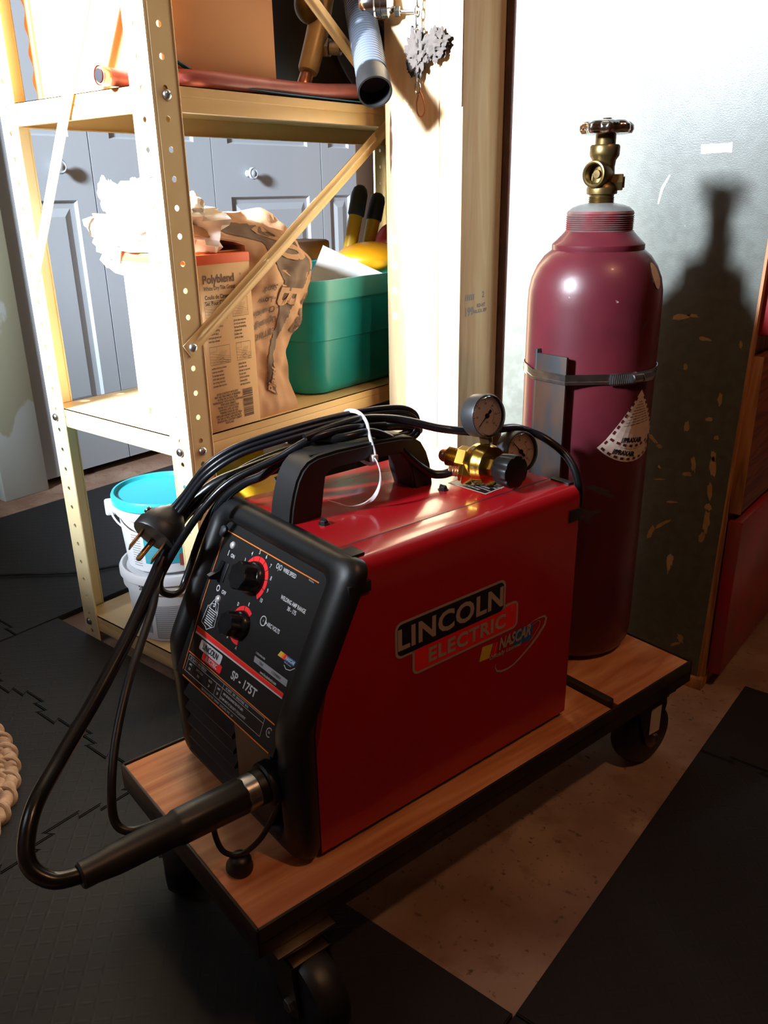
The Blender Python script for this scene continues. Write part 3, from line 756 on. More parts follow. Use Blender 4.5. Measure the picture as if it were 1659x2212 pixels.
# shield emblem with ruled text lines and a 3
for pts in ([(29, 40), (31, 62), (36, 60), (37, 66), (46, 68), (49, 62), (54, 60), (57, 44), (47, 38), (44, 35.5), (40, 38), (29, 40)],): ln(ws, pts, .8)
ln(ws, [(33, 61), (40, 72), (50, 70), (56, 57)], .8)
tx(ws, '3', 43.5, 67.0, 10.5, 'CENTER', .5, .9)
for i in range(8): ln(ws, [(34 + (i % 2), 60 - i * 2.6), (53 - (i % 3), 59.4 - i * 2.6)], 1.1)
# code box and web address
tx(wc, 'CODE-SERIAL NO.', 147, 50.3, 2.9, xs=.8); pl(gy, [(147, 46.6), (212, 47), (213, 40), (148.5, 40.4)]); tx(bk, '10860', 158, 43.4, 4.2, xs=.8, lift=.0006); tx(bk, 'U1050406034', 183, 43.4, 4.2, xs=.75, lift=.0006)
tx(wc, 'www.lincolnelectric.com', 165, 35.6, 4.4, xs=.72, bold=.12)
# small company logo
pl(wc, rrect(42, 92.5, 11.3, 22.8, 2.5)); pl(rr_, rrect(54, 98, 2.9, 12.2, 2), .0002)
tx(bk, 'LINCOLN', 67.3, 17, 9.6, 'CENTER', .35, .86, lift=.0008); tx(wc, 'ELECTRIC', 76.2, 7.0, 7.4, 'CENTER', .3, .84, lift=.0008)
tx(wm, 'SP - 175T', 119, 12.2, 13.0, 'LEFT', .55, 1.02)
# small race logo
for k, (mm_, a, b) in enumerate(((yellow_ink, 183, 189), (orange_ink, 189, 192), (red_ink, 192, 196))):
    q = MB(); pl(q, [(a, 62.5), (b, 62.5), (b + 3, 68.5), (a + 3, 68.5)]); ink(q, mm_, 'logo_stripe')
q = MB(); pl(q, [(196, 62.5), (213, 62.5), (215, 68.5), (199, 68.5)]); ink(q, blue_ink, 'logo_stripe')
tx(wn, 'NASCAR', 205, 65.5, 5.2, 'CENTER', .3, .8, lift=.0006, sh_=.3); tx(wn, 'Officially Licensed', 203, 61, 2.2, 'CENTER', xs=.8)
ln(wn, [(198, 58), (203, 55.5), (210, 57), (216, 62)], .8)
# rating table
for pts in ([(29, -2), (198, -2)], [(29, -21.5), (200, -21.5)], [(29, -2), (30, -21.5)], [(198, -2), (200, -21.5)], [(29.5, -7.5), (199, -7.5)], [(99, -7.5), (100, -21.5)], [(112, -2), (113, -21.5)]): ln(wr_, pts, .45)
tx(wr_, 'DC OUTPUT: MAX OCV 33V', 33, -4.9, 3.9, xs=.8, bold=.1); tx(wr_, 'AC INPUT:   230V   SINGLE PHASE   60 Hz', 118, -4.9, 3.7, xs=.72, bold=.1)
for a, b_, s in (('AMPS', '130', 38), ('DUTY CYCLE', '30%', 60), ('VOLTS', '20', 86), ('AMPS', '20', 106)):
    tx(wr_, a, s, -11.5, 3.5, 'CENTER', .08, .78); tx(wr_, b_, s, -16.8, 4.2, 'CENTER', .1, .8)
tx(wr_, 'MAY BE RECONNECTED FOR 208V,', 117, -11.8, 3.8, xs=.72, bold=.14); tx(wr_, '22 AMP INPUT AT 25% DUTY CYCLE OUTPUT', 114, -17.6, 3.8, xs=.70, bold=.14)
tx(wr_, 'THE LINCOLN ELECTRIC COMPANY   CLEVELAND, OHIO   USA', 74, -25, 3.2, xs=.8)
ar = [(212 + 4.6 * math.cos(R(a)), -11 + 4.6 * math.sin(R(a))) for a in range(50, 311, 20)]; ln(wr_, ar, 1.0); tx(wr_, 'SA', 212, -11, 4, 'CENTER', .15, .7)
ink(w, white_ink, 'heading_lettering', 'white headings'); ink(wd, white_ink, 'dial_numerals', 'white dial numbers and letters'); ink(ws, white_ink, 'shield_emblem', 'white shield emblem'); ink(wm, white_ink, 'model_lettering', 'large white model lettering'); ink(wr_, white_ink, 'rating_table', 'white rating table'); ink(wc, white_ink, 'logo_lettering', 'white logo and address lettering'); ink(wn, white_ink, 'race_logo_lettering', 'small white race logo lettering'); ink(rr_, red_ink, 'red_marking', 'red dial scales and stripe'); ink(og, orange_ink, 'orange_pinstripe', 'orange border lines'); ink(gy, grey_ink, 'serial_label', 'grey serial number label'); ink(bk, black_ink, 'black_lettering', 'black lettering')
# knobs
def knob(c, r, h, ang, name):
    o = PT(c[0], c[1]); q = MB(); X, Y, n = PX, FA, NF
    q.lathe([(r * 1.13, 0), (r * 1.13, .002), (r * 1.08, .0055), (r * .98, .008), (r * .9, .009)], o, NF, 40)
    lob = lambda a, rad, hh: 1 + .07 * math.cos(7 * a)
    q.lathe([(r * .93, .007), (r * .90, h - .002), (r * .85, h), (r * .3, h), (r * .01, h - .0006)], o, NF, 56, lobes=lob)
    k = part(name, q, gloss_rub, pan)
    q = MB(); d = X * math.cos(ang) + FA * math.sin(ang); e = NF.cross(d)
    q.prism([(0, -.0006), (1, -.0006), (1, .0006), (0, .0006)], o + d * r * 1.135 + NF * .0020, (-d * r * .15 + NF * .0060), e, 0, .0006)
    part('pointer_line', q, white_ink, k, 'white pointer line', 0, False)
knob(K1, .0175, .024, R(205), 'wire_speed_knob'); knob(K2, .0150, .022, R(215), 'arc_volts_knob')
q = MB(); o = PT(40, 106); 
q.box(-.0042, .0042, -.012, .012, 0, .0012, .0004, Matrix.Translation(o) @ Matrix(((1, 0, 0, 0), (0, FA.y, NF.y, 0), (0, FA.z, NF.z, 0), (0, 0, 0, 1))))
sw = part('rocker_switch_frame', q, black_ink, pan)
q = MB(); M3 = Matrix(((1, 0, 0, 0), (0, FA.y, NF.y, 0), (0, FA.z, NF.z, 0), (0, 0, 0, 1)))
q.prism([(-.0105, .0005), (.0115, .0005), (.011, .0025), (0, .0045), (-.009, .0155), (-.0125, .0145)], o + V((-.0036, 0, 0)), FA, NF, -.0001, -.0073)
q.v = [v + V((0, 0, 0)) for v in q.v]; part('switch_rocker', q, gloss_rub, sw)
for s, t in ((38, 139.5), (46, 75)):
    q = MB(); q.lathe([(.0045, 0), (.0044, .001), (.0034, .0022), (.0012, .0028), (.0001, .0028)], PT(s, t), NF, 20); part('panel_screw', q, screw_m, pan)
for s, t in ((12, 149),):
    q = MB(); q.lathe([(.007, -.002), (.007, .0035), (.005, .005), (.0001, .005)], PT(s, t), NF, 24); part('corner_boss', q, blk_soft, bez)
# side logos
LO = V((BX1, 0, 0)); LX = V((0, 1, 0)); LZ = V((0, 0, 1))
def sp(mb, pts, lift=.0004): mb.quad(pts, LO, LX, LZ, lift)
s1, s2, s3 = MB(), MB(), MB()
sp(s1, rrect(.2095, .3785, .2035, .2475, .009)); sp(s1, rrect(.2335, .4020, .1750, .2125, .0085))
sp(s2, rrect(.2125, .3755, .2065, .2445, .0068), .0006)
sp(s3, rrect(.2365, .3990, .1780, .2075, .006), .00052); sp(s3, [(.3786, .1946), (.3990, .1946), (.3990, .2068), (.3965, .2095), (.3786, .2095)], .00053)
sp(s2, [(.2125, .2066), (.2200, .2066), (.2200, .2100), (.2125, .2100)], .0006) if False else None
LG = part('side_logo_outline', s1, silver_ink, weld, 'silver outline of the side logo', 0, False)
part('side_logo_field', s2, black_ink, weld, 'black field of the side logo', 0, False); part('side_logo_field', s3, red_ink, weld, 'red field of the side logo', 0, False)
t = MB(); t.text('LINCOLN', LO + V((0, .2935, .2248)), LX, LZ, .0345, .0011, 'CENTER', 1.06, .0009, sp=1.06)
t.text('ELECTRIC', LO + V((0, .3180, .1912)), LX, LZ, .0250, .0008, 'CENTER', 1.06, .0009, sp=1.1)
t.text('R', LO + V((0, .3905, .201)), LX, LZ, .004, 0, 'CENTER', 1, .0009)
part('side_logo_lettering', t, silver_ink, weld, 'silver lettering of the side logo', 0, False)
# race logo on the side
def py(u, v): q = cx(u, v, BX1); return (q.y, q.z)
def crop(u, v): return py(800 + u / 3.318, 1200 + v / 3.318)
q = MB(); sp(q, [crop(778, 764), crop(803, 655), crop(878, 630), crop(850, 735)]); part('race_logo_stripe', q, yellow_ink, weld, None, 0, False)
q = MB(); sp(q, [crop(857, 735), crop(884, 628), crop(893, 625), crop(868, 730)]); sp(q, [crop(875, 728), crop(899, 622), crop(914, 617), crop(893, 722)]); part('race_logo_stripe', q, red_ink, weld, None, 0, False)
q = MB(); sp(q, [crop(1022, 650), crop(1040, 535), crop(1168, 482), crop(1150, 600)]); part('race_logo_field', q, blue_ink, weld, None, 0, False)
q = MB(); a = crop(915, 690); 
q.text('NASCAR', LO + V((0, a[0], a[1] + .0092)), LX, LZ, .0215, .0007, 'LEFT', .68, .0008, .25)
b_ = crop(848, 745); q.text('Officially Licensed', LO + V((0, b_[0], b_[1] + .001)), LX, LZ, .0075, .0002, 'LEFT', 1.02, .0008, .2)
sw_ = [crop(*c) for c in ((1100, 520), (1165, 470), (1205, 447), (1245, 432), (1258, 445), (1248, 490), (1200, 570), (1140, 650), (1080, 720), (1030, 775), (980, 810), (935, 829), (905, 826), (893, 800), (899, 775))]
q.ribbon(sw_, [.0004, .0010, .002, .003, .0036, .0042, .0040, .0034, .0028, .0026, .0026, .0026, .0024, .0012, .0003], LO, LX, LZ, .0005)
sw2 = [crop(*c) for c in ((1150, 500), (1205, 462), (1215, 475), (1205, 510), (1160, 585), (1100, 660))]
q.ribbon(sw2, [.0003, .0008, .001, .001, .0008, .0003], LO, LX, LZ, .0006)
part('race_logo_lettering', q, silver_ink, weld, 'silver race logo lettering and swoosh', 0, False)
# warning plate on the roof under the regulator
q = MB(); RO = V((0, 0, BZ)); pts = [(-.158, .398), (-.0975, .403), (-.1015, .452), (-.160, .447)]
q.quad([(a, b) for a, b in pts], RO, (1, 0, 0), (0, 1, 0), .0003); wp = part('warning_label', q, dial, weld, 'white bordered roof label', 0, False)
q = MB(); c_ = (sum(a for a, b in pts) / 4, sum(b for a, b in pts) / 4); q.quad([(c_[0] + (a - c_[0]) * .94, c_[1] + (b - c_[1]) * .94) for a, b in pts], RO, (1, 0, 0), (0, 1, 0), .0005); part('label_field', q, black_ink, wp, None, 0, False)
q = MB()
for i in range(7): q.text(['WARNING', 'ELECTRIC SHOCK CAN KILL', 'FUMES AND GASES CAN BE DANGEROUS', 'WELDING SPARKS CAN CAUSE FIRE', 'ARC RAYS CAN BURN EYES', 'ONLY QUALIFIED PERSONS SHOULD', 'INSTALL THIS UNIT'][i], V((-.126, .443 - i * .0058, BZ)), (1, 0, 0), (0, 1, 0), .0036 if i else .005, .0001, 'CENTER', .85, .0008)
part('label_lettering', q, dial, wp, None, 0, False)
# handle
HX0, HX1 = -.2115, -.1690
outp = [(.1715, .3290), (.1740, .345), (.1785, .362), (.1840, .377), (.1910, .388), (.2000, .3955), (.2130, .3995), (.2400, .4010), (.3000, .4000), (.3350, .3980), (.3520, .3945), (.3650, .3860), (.3740, .3720), (.3800, .3550), (.3840, .3290)]
innp = [(.3530, .3290), (.3480, .350), (.3440, .368), (.3400, .3745), (.3300, .3780), (.2800, .3810), (.2420, .3815), (.2300, .3800), (.2230, .3740), (.2200, .360), (.2150, .3290)]
h = MB(); poly = outp + innp
bm = bmesh.new(); vs = [bm.verts.new((HX0, a, b)) for a, b in poly]; f = bm.faces.new(vs)
r_ = bmesh.ops.extrude_face_region(bm, geom=[f])
for v_ in [e for e in r_['geom'] if isinstance(e, bmesh.types.BMVert)]: v_.co.x = HX1
bmesh.ops.bevel(bm, geom=[e for e in bm.edges if abs(e.verts[0].co.x - e.verts[1].co.x) < 1e-6 and min(e.verts[0].co.z, e.verts[1].co.z) > .33 - .0011 and not (abs(e.verts[0].co.z - .329) < 1e-4 and abs(e.verts[1].co.z - .329) < 1e-4)], offset=.003, segments=2, affect='EDGES')
h.bm(bm); hd = part('handle', h, blk_soft, weld)
for y0, y1 in ((.208, .262), (.318, .352)):
    q = MB(); 
    for xx in (-.1795,): q.box(xx - .0016, xx + .0016, y0, y1, .3985, (.4002 if y0 < .3 else .3998), .0002)
    part('handle_slot', q, black_ink, hd)
for x, y in ((-.1492, .2027), (-.1437, .3767)):
    q = MB(); q.lathe([(.0068, 0), (.0068, .0012), (.0050, .0016), (.0050, .0045), (.0042, .0052), (.0001, .0052)], (x, y, BZ), (0, 0, 1), 6); q.box(x - .005, x + .005, y - .0007, y + .0007, BZ + .0046, BZ + .0062)
    part('roof_screw', q, blk_soft, weld)
# gun cable socket on the front
q = MB(); q.cyl((-.080, .088, .093), (-.080, .062, .093), .0235, bev=.002); q.cyl((-.080, .062, .093), (-.080, .052, .093), .019, bev=.001); part('gun_socket', q, blk, weld)

# ---- gun cable -----------------------------------------------------------
gun = thing('gun_cable', 'thick black welding gun cable looping from the welder front up over its handle', 'cable', (-.08, .05, .093), C4)
q = MB(); q.lathe([(.0165, 0), (.0185, .001), (.0185, .014), (.0165, .016)], (-.080, .0535, .093), (0, -1, -.02), 32); part('metal_collar', q, zinc, gun, 'silver metal collar')
q = MB(); lob = lambda a, r, h: 1 + .04 * math.cos(8 * a) * (1 if .01 < h < .085 else 0)
q.lathe([(.0165, .012), (.0185, .016), (.0180, .085), (.0178, .088), (.0160, .092), (.0150, .150), (.0128, .170), (.0128, .182), (.011, .184)], (-.080, .0535, .093), (0, -1, .006), 8 * 6, lobes=lob); part('cable_sleeve', q, rubber, gun)
path = [(-.08, -.115, .094), (-.082, -.135, .095), (-.088, -.152, .098), (-.1, -.164, .110), (-.113, -.162, .126), (-.135, -.144, .146), (-.17, -.107, .158), (-.21, -.056, .179), (-.25, 0, .211), (-.282, .040, .236), (-.317, .085, .269), (-.332, .115, .302), (-.318, .155, .338), (-.275, .185, .364), (-.245, .227, .382), (-.232, .273, .389), (-.228, .322, .388), (-.226, .36, .382)]
q = MB().tube(path, .0079, 14, 6); part('cable_jacket', q, gloss_rub, gun)
lead = [(-.088, .040, .088), (-.095, .010, .086), (-.104, -.018, .086), (-.112, -.047, .082), (-.12, -.067, .081), (-.13, -.077, .092), (-.14, -.072, .124), (-.165, -.053, .157), (-.2, -.021, .191), (-.23, .008, .211), (-.27, .045, .234), (-.315, .075, .253), (-.335, .105, .278), (-.335, .13, .305), (-.310, .165, .335), (-.27, .2, .362), (-.25, .25, .374), (-.245, .30, .374)]
q = MB().tube(lead, .0046, 10, 6)
solid('control_lead', q, rubber, 'thin black lead hanging beside the thick gun cable in front of the welder', 'cable', (-.12, -.067, .08), C4)
sl = thing('trigger_plug', 'short looped black lead with round rubber plug resting on the deck front', 'plug', (-.085, .030, 0), C4)
q = MB().tube([(-.062, .075, .088), (-.066, .064, .060), (-.070, .048, .036), (-.078, .030, .0225), (-.088, .016, .026), (-.092, .010, .045), (-.094, .010, .068), (-.090, .016, .078)], .0030, 8, 6); part('lead', q, rubber, sl)
q = MB(); q.lathe([(.0125, 0), (.0145, .002), (.0145, .006), (.0125, .009), (.0118, .015), (.0095, .018), (.005, .020)], (-.083, .028, .0), (0.15, .1, 1), 28); part('plug_cap', q, rubber, sl)

UPC = C4.to_3x3().inverted() @ UP
# ---- power cord with plug --------------------------------------------------
cord = thing('power_cord', 'flat ribbed black power cord over the handle, its three pin plug hanging at left', 'power cord', (-.300, .07, .30), C4)
prof = []
for c_ in (-.0052, 0, .0052):
    for i in range(9):
        a = math.pi * (1 - i / 8) if True else 0
        prof.append((c_ + .0031 * math.cos(a), .0036 * math.sin(a)))
prof += [(-x, -y) for x, y in prof]
def cordtube(pts, up): return MB().tube(pts, 1, prof=prof, up=up, n=6)
A = [tuple(cx(372, 1112, -.330)), tuple(cx(400, 1078, -.318)), (-.29, .137, .369), (-.27, .167, .392), (-.25, .212, .405), (-.235, .268, .4135), (-.226, .323, .4165), (-.221, .37, .4135), (-.219, .392, .405), (-.221, .402, .391), (-.224, .396, .379), (-.230, .37, .374), (-.240, .33, .374)]
q = MB().tube(A, 1, prof=[(a * 1.05, b * 1.05) for a, b in [(p_[1], p_[0]) for p_ in prof]], up=UPC, n=7); part('cord_jacket', q, ribbed, cord)
B = [tuple(cx(*c)) for c in ((425, 1120, -.312), (440, 1092, -.308), (470, 1058, -.302), (520, 1018, -.288), (580, 988, -.268), (650, 964, -.25), (720, 947, -.24), (790, 930, -.235), (860, 920, -.230), (905, 928, -.225))] + [(-.236, .40, .378), (-.245, .385, .368), (-.25, .34, .36), (-.26, .28, .355), (-.275, .22, .342)]
q = MB().tube(B, .0055, 14, 7); part('cord_jacket', q, gloss_rub, cord)
# plug
C3i_ = C4.to_3x3().inverted()
Pd = (C3i_ @ (-RT * .42 - UP * .70 - FW * .58)).normalized(); P0 = V(A[0])
px_, py_, pn_ = frame_from(Pd, C3i_ @ (UP * .5 + RT * .35 - FW * .3))
KP = 1.22
def pr(rx, ry, h): return [P0 + Pd * (h * KP - .004) + px_ * rx * KP * math.cos(2 * math.pi * k / 28) + py_ * ry * KP * math.sin(2 * math.pi * k / 28) for k in range(28)]
q = MB(); q.rings([pr(.009, .006, -.004), pr(.011, .008, 0), pr(.015, .010, .004), pr(.0205, .0135, .012), pr(.0215, .0150, .018), pr(.0215, .0150, .022), pr(.0235, .0185, .023), pr(.0235, .0185, .033), pr(.0225, .0175, .0345)])
plg = part('plug_body', q, rubber, cord)
F_ = P0 + Pd * (.0345 * KP - .004)
for s in (-1, 1):
    q = MB(); T = Matrix([(px_[i], py_[i], Pd[i], F_[i]) for i in range(3)] + [(0, 0, 0, 1)])
    q.box(s * .0150 - .0010, s * .0150 + .0010, -.0095, .0045, 0, .026, .0004, T); part('blade', q, pinbrass, plg, 'brass blade pin')
q = MB(); q.lathe([(.0034, 0), (.0034, .026), (.0027, .0295), (.0008, .031)], F_ - py_ * .0105, Pd, 16); part('ground_pin', q, pinbrass, plg, 'round brass ground pin')
for s in (-1, 1):
    q = MB(); q.lathe([(.005, 0), (.005, .002), (.003, .003)], P0 + Pd * .012 + px_ * s * .0250, px_ * s + Pd * -.4, 16); part('clamp_screw', q, zinc, plg)

# ---- loop of thin cable hanging left of the bezel, gas hoses ------------------
lp = [(-.190, .325, .4100), (-.193, .303, .4125), (-.196, .269, .4150)] + [tuple(cx(*c)) for c in ((672, 948, -.203), (600, 990, -.222), (500, 1040, -.25), (440, 1098, -.268), (392, 1165, -.288), (357, 1225, -.304), (345, 1255, -.312), (350, 1277, -.318), (372, 1284, -.323), (392, 1272, -.328), (405, 1240, -.333))] + [(-.33, .15, .29), (-.315, .18, .33), (-.285, .22, .352), (-.27, .27, .355), (-.26, .33, .360), (-.25, .39, .352)]
q = MB().tube(lp, .0046, 12, 7); 
solid('hose_loop', q, gloss_rub, 'thin glossy black hose looping down left of the black bezel', 'hose', (-.337, .084, .21), C4)
gh = [(-.148, .3985, .3470), (-.155, .385, .3440), (-.163, .371, .3475), (-.170, .350, .3660), (-.1745, .335, .384), (-.178, .325, .3950), (-.184, .298, .4080), (-.190, .262, .4075), (-.2165, .232, .4020), (-.2265, .201, .384), (-.245, .185, .365), (-.268, .172, .352), (-.295, .155, .325), (-.318, .15, .28), (-.326, .16, .22)]
q = MB().tube(gh, .0054, 14, 7); 
solid('gas_hose', q, gloss_rub, 'black gas hose running from the brass barb over the handle', 'hose', (-.163, .371, .34), C4)
h2 = [(-.205, .22, .4120), (-.202, .26, .4185), (-.200, .299, .4205), (-.197, .338, .4145), (-.188, .366, .4070), (-.170, .398, .3965), (-.146, .437, .3900), (-.138, .465, .3900), (-.143, .500, .3840), (-.140, .528, .374), (-.125, .545, .3630), (-.095, .552, .344), (-.077, .552, .317), (-.071, .550, .280), (-.075, .545, .24), (-.09, .535, .21), (-.10, .513, .20)]
q = MB().tube(h2, .0052, 14, 7)
solid('gas_hose', q, gloss_rub, 'black gas hose arching from the handle behind the gauges down the welder back', 'hose', (-.071, .55, .28), C4)
zt = thing('cable_tie', 'white nylon cable tie binding the cables to the welder handle', 'cable tie', (-.17, .287, .39), C4)
zp = [(-.168, .2900, .376), (-.1665, .2895, .388), (-.1770, .2910, .4060), (-.186, .2945, .4190), (-.199, .297, .4260), (-.218, .301, .4265), (-.238, .303, .4215), (-.246, .303, .405), (-.242, .301, .385), (-.215, .297, .374), (-.185, .293, .371), (-.168, .2900, .376)]
rc_ = [(-.0024, -.0007), (.0024, -.0007), (.0024, .0007), (-.0024, .0007)]
q = MB(); q.tube(zp, 1, prof=rc_, up=(0, 1, .1), n=5); part('tie_strap', q, nylon, zt)
tl = [(-.1665, .2880, .384), (-.158, .2865, .380), (-.1490, .2825, .374), (-.1440, .2790, .362), (-.1450, .2750, .350), (-.150, .2690, .3400), (-.157, .2590, .3345), (-.165, .2490, .3335), (-.172, .2360, .3395), (-.176, .2280, .3430)]
q = MB(); q.tube(tl, 1, prof=[(-.0022, -.0006), (.0022, -.0006), (.0022, .0006), (-.0022, .0006)], up=(.1, .75, .6), n=6, rfn=None); part('tie_tail', q, nylon, zt)
q = MB(); q.box(-.171, -.163, .2845, .2925, .379, .387, .0012); part('tie_head', q, nylon, zt)

# ---- regulator (world frame) ---------------------------------------------------
rz = DECK + BZ
A_ = (RT * .62 - UP * .22 + (-FW) * .74).normalized()
B_ = (-RT * .93 + FW * -.30 + UP * .12); B_ = (B_ - A_ * B_.dot(A_)).normalized()
Cz = A_.cross(B_); Cz = Cz if Cz.z > 0 else -Cz
rb = wz(1046, 1003, rz + .0265)
reg = thing('gas_regulator', 'brass gas regulator with two round gauges lying on the red welder roof', 'regulator', (rb.x, rb.y, rz))
q = MB(); q.lathe([(.010, -.018), (.015, -.0165), (.0245, -.012), (.0255, -.010), (.0255, -.004), (.0262, -.003), (.0262, .002), (.0255, .003), (.0250, .010), (.0235, .014), (.0140, .016), (.0120, .0165)], rb, A_, 48); part('brass_body', q, brass, reg)
q = MB(); q.hexnut(rb + A_ * .0155, rb + A_ * .0225, .0125); q.cyl(rb + A_ * .0225, rb + A_ * .030, .0085); part('bonnet_nut', q, brass, reg)
q = MB(); lob = lambda a, r, h: 1 - .09 * (max(0, math.cos(7 * a)) ** 3) * (1 if h > -.5 else 0)
q.lathe([(.010, .0), (.0165, .001), (.0185, .004), (.0200, .014), (.0205, .024), (.0195, .0262), (.016, .0270), (.0005, .0272)], rb + A_ * .0265, A_, 84, lobes=lob); part('adjusting_knob', q, blk, reg, 'black fluted plastic knob')
q = MB()
T = 12
for i in range(T):
    a0, a1 = R(200 + i * 6), R(200 + (i + 1) * 6)
    for (h0, h1) in ((-.0015, .0115),):
        def rp(a, h_): 
            d = B_ * math.cos(a) + (-Cz) * -math.sin(a); return rb + A_ * h_ + d * .0264
        q.add([rp(a0 + R(150) * 0, h0), rp(a1, h0), rp(a1, h1), rp(a0, h1)], [(0, 1, 2, 3)])
part('body_sticker', q, white_ink, reg, 'small white sticker', 30, False)
def gauge(c, ax, needle, stem_to, nm):
    q = MB(); r = .0262
    q.lathe([(.010, -.0155), (.0235, -.0150), (r, -.0120), (r, .0085), (r - .0006, .0095), (.0245, .0095), (.0245, .004), (.0001, .004)], c, ax, 48); g = part('gauge_case', q, gunmetal, reg)
    x, y, n = frame_from(ax, (0, 0, 1))
    q = MB(); q.lathe([(.0242, .0042), (.0001, .0045)], c, ax, 48, cap=True); fc = part('dial_face', q, dial, g)
    q = MB()
    def P(a, rad): return (math.cos(a) * rad, math.sin(a) * rad)
    oo = c + ax * .0047
    for i in range(31):
        a = R(225 - i * 9); l = .0195 if i % 5 else .0175; q.ribbon([P(a, l), P(a, .0215)], .0003 if i % 5 else .0007, oo, x, y, .0001)
    for i, tt in enumerate('0 10 20 30 40 50 60'.split()):
        a = R(225 - i * 45); p_ = P(a, .0148); q.text(tt, oo + x * p_[0] + y * p_[1], x, y, .0036, .0001, 'CENTER', 1, .0002)
    q.text('PSI', oo - y * .008, x, y, .003, .0001, 'CENTER', 1, .0002)
    arc = [P(R(a), .0118) for a in range(-50, 60, 8)]; q.ribbon(arc, .0005, oo, x, y, .0001)
    part('dial_marking', q, brown_ink, fc, None, 0, False)
    q = MB(); d = x * math.cos(needle) + y * math.sin(needle); e = ax.cross(d)
    q.prism([(-.009, -.0016), (-.005, -.0018), (-.003, -.0008), (.0185, -.0002), (.0185, .0002), (-.003, .0008), (-.005, .0018), (-.009, .0016)], oo + ax * .001, d, e, 0, .0006); q.lathe([(.0030, 0), (.0030, .0015), (.0015, .002)], oo + ax * .0008, ax, 16)
    part('needle', q, black_ink, g)
    q = MB(); q.lathe([(.0246, .0080), (.0255, .0095), (.0250, .0110), (.0235, .0122), (.0001, .0124), (.0001, .0114), (.0230, .0112), (.0246, .0080)], c, ax, 48, cap=False); part('lens', q, clear, g, 'clear plastic lens')
    q = MB(); d = (stem_to - (c - ax * .004)).normalized(); s0 = c - ax * .004 + d * .0255; q.hexnut(s0, s0 + d * .009, .0075); q.cyl(s0 + d * .008, stem_to, .0048); part('stem', q, dullbrass, g)
AG = (RT * .55 + (-FW) * .80 - UP * .12).normalized()
g1 = hit(1060, 903, 2, 0) if False else None
Fh = V((FW.x, FW.y, 0)).normalized()
def at_depth(u, v, ref):
    d = ray(u, v); t = (ref - CAM).dot(Fh) / d.dot(Fh); return CAM + d * t
c1 = at_depth(1045, 898, rb - A_ * .006)
gauge(c1, AG, R(225) - .1, rb + Cz * .020, 'a')
c2 = at_depth(1118, 975, rb + Fh * .042 + V((0, 0, 0)))
gauge(c2, AG, R(130), rb + (c2 - rb).normalized() * .018 - A_ * .008, 'b')
# inlet nut and outlet barb
i0 = rb - A_ * .008
ie = at_depth(968, 985, i0 - RT * .03 + FW * .02); di = (ie - i0).normalized(); Li = (ie - i0).length
q = MB(); q.cyl(i0, i0 + di * Li * .55, .0075); q.hexnut(i0 + di * Li * .36, i0 + di * Li * .68, .0175)
pr_ = [(.0105, 0)]
for k in range(7): pr_ += [(.0122, .0012 + k * .0022), (.0108, .0023 + k * .0022)]
q.lathe(pr_, i0 + di * Li * .66, di, 28); part('inlet_nut', q, brass, reg)
q = MB(); q.sphere(i0 + di * (Li * .66 + .0185), (.0085, .0085, .0085)); part('inlet_nipple', q, copper, reg, 'reddish rounded nipple')
o0 = rb + A_ * .002 - Cz * .012; oe = V(C4 @ V(gh[0])); do = (oe - o0).normalized(); Lo = (oe - o0).length
q = MB(); q.cyl(o0, oe, .006); q.hexnut(o0 + do * Lo * .36, o0 + do * Lo * .72, .0150); q.hexnut(o0 + do * Lo * .74, o0 + do * Lo * .84, .0115); part('outlet_nut', q, brass, reg)
q = MB(); q.lathe([(.0060, 0), (.0066, .002), (.0060, .003), (.0066, .005), (.0060, .006), (.0066, .008), (.0060, .009), (.0066, .012), (.0060, .014)], o0 + do * Lo * .80, do, 24); part('hose_barb', q, copper, reg, 'copper coloured hose barb')
# ================================================================== GAS CYLINDER (cart frame)
TX, TY, TR = -.1744, .6882, .0905
cyl = thing('gas_cylinder', 'tall maroon gas cylinder with brass valve strapped to the rear of the cart', 'gas cylinder', (TX, TY, 0), C4)
TC = V((TX, TY, 0))
prof = [(.001, .0015), (.060, .0005), (.074, .002), (.083, .008), (.0885, .018), (TR, .034), (TR, .20), (TR, .40), (TR, .522), (.0897, .540), (.0865, .556), (.080, .571), (.071, .584), (.0612, .592)]
q = MB(); q.lathe(prof + [(.001, .592)], TC, (0, 0, 1), 96); body = part('cylinder_body', q, cylm, cyl)
q = MB(); q.lathe([(.0600, .5905), (.0612, .593), (.0612, .599), (.0600, .6005), (.0560, .604), (.0490, .611), (.0445, .616)], TC, (0, 0, 1), 72, cap=False); part('shoulder_collar', q, cylm, cyl)
th = [(.0445, .6155)]
for k in range(8): th += [(.0448, .6165 + k * .0026), (.0430, .6178 + k * .0026)]
th += [(.0440, .638), (.0425, .641)]
q = MB(); q.lathe(th, TC, (0, 0, 1), 72, cap=False); part('neck_thread', q, neckm, cyl, 'threaded neck ring')
q = MB(); q.lathe([(.0428, .6408), (.0370, .6455), (.0280, .6488), (.0160, .6510), (.0001, .6515)], TC, (0, 0, 1), 60, cap=False); part('neck_top', q, greysteel, cyl, 'bare grey neck top')
valve_c = TC
q = MB(); pr_ = [(.0165, .650)]
for k in range(4): pr_ += [(.0170, .651 + k * .0022), (.0155, .652 + k * .0022)]
q.lathe(pr_ + [(.016, .661), (.0195, .662), (.0200, .668), (.0190, .672), (.0150, .676), (.0140, .695), (.0150, .703), (.0185, .708), (.0190, .711), (.0190, .7195), (.0175, .7215), (.0130, .722), (.0130, .733), (.0001, .733)], TC, (0, 0, 1), 48)
vb = part('brass_valve', q, dullbrass, cyl)
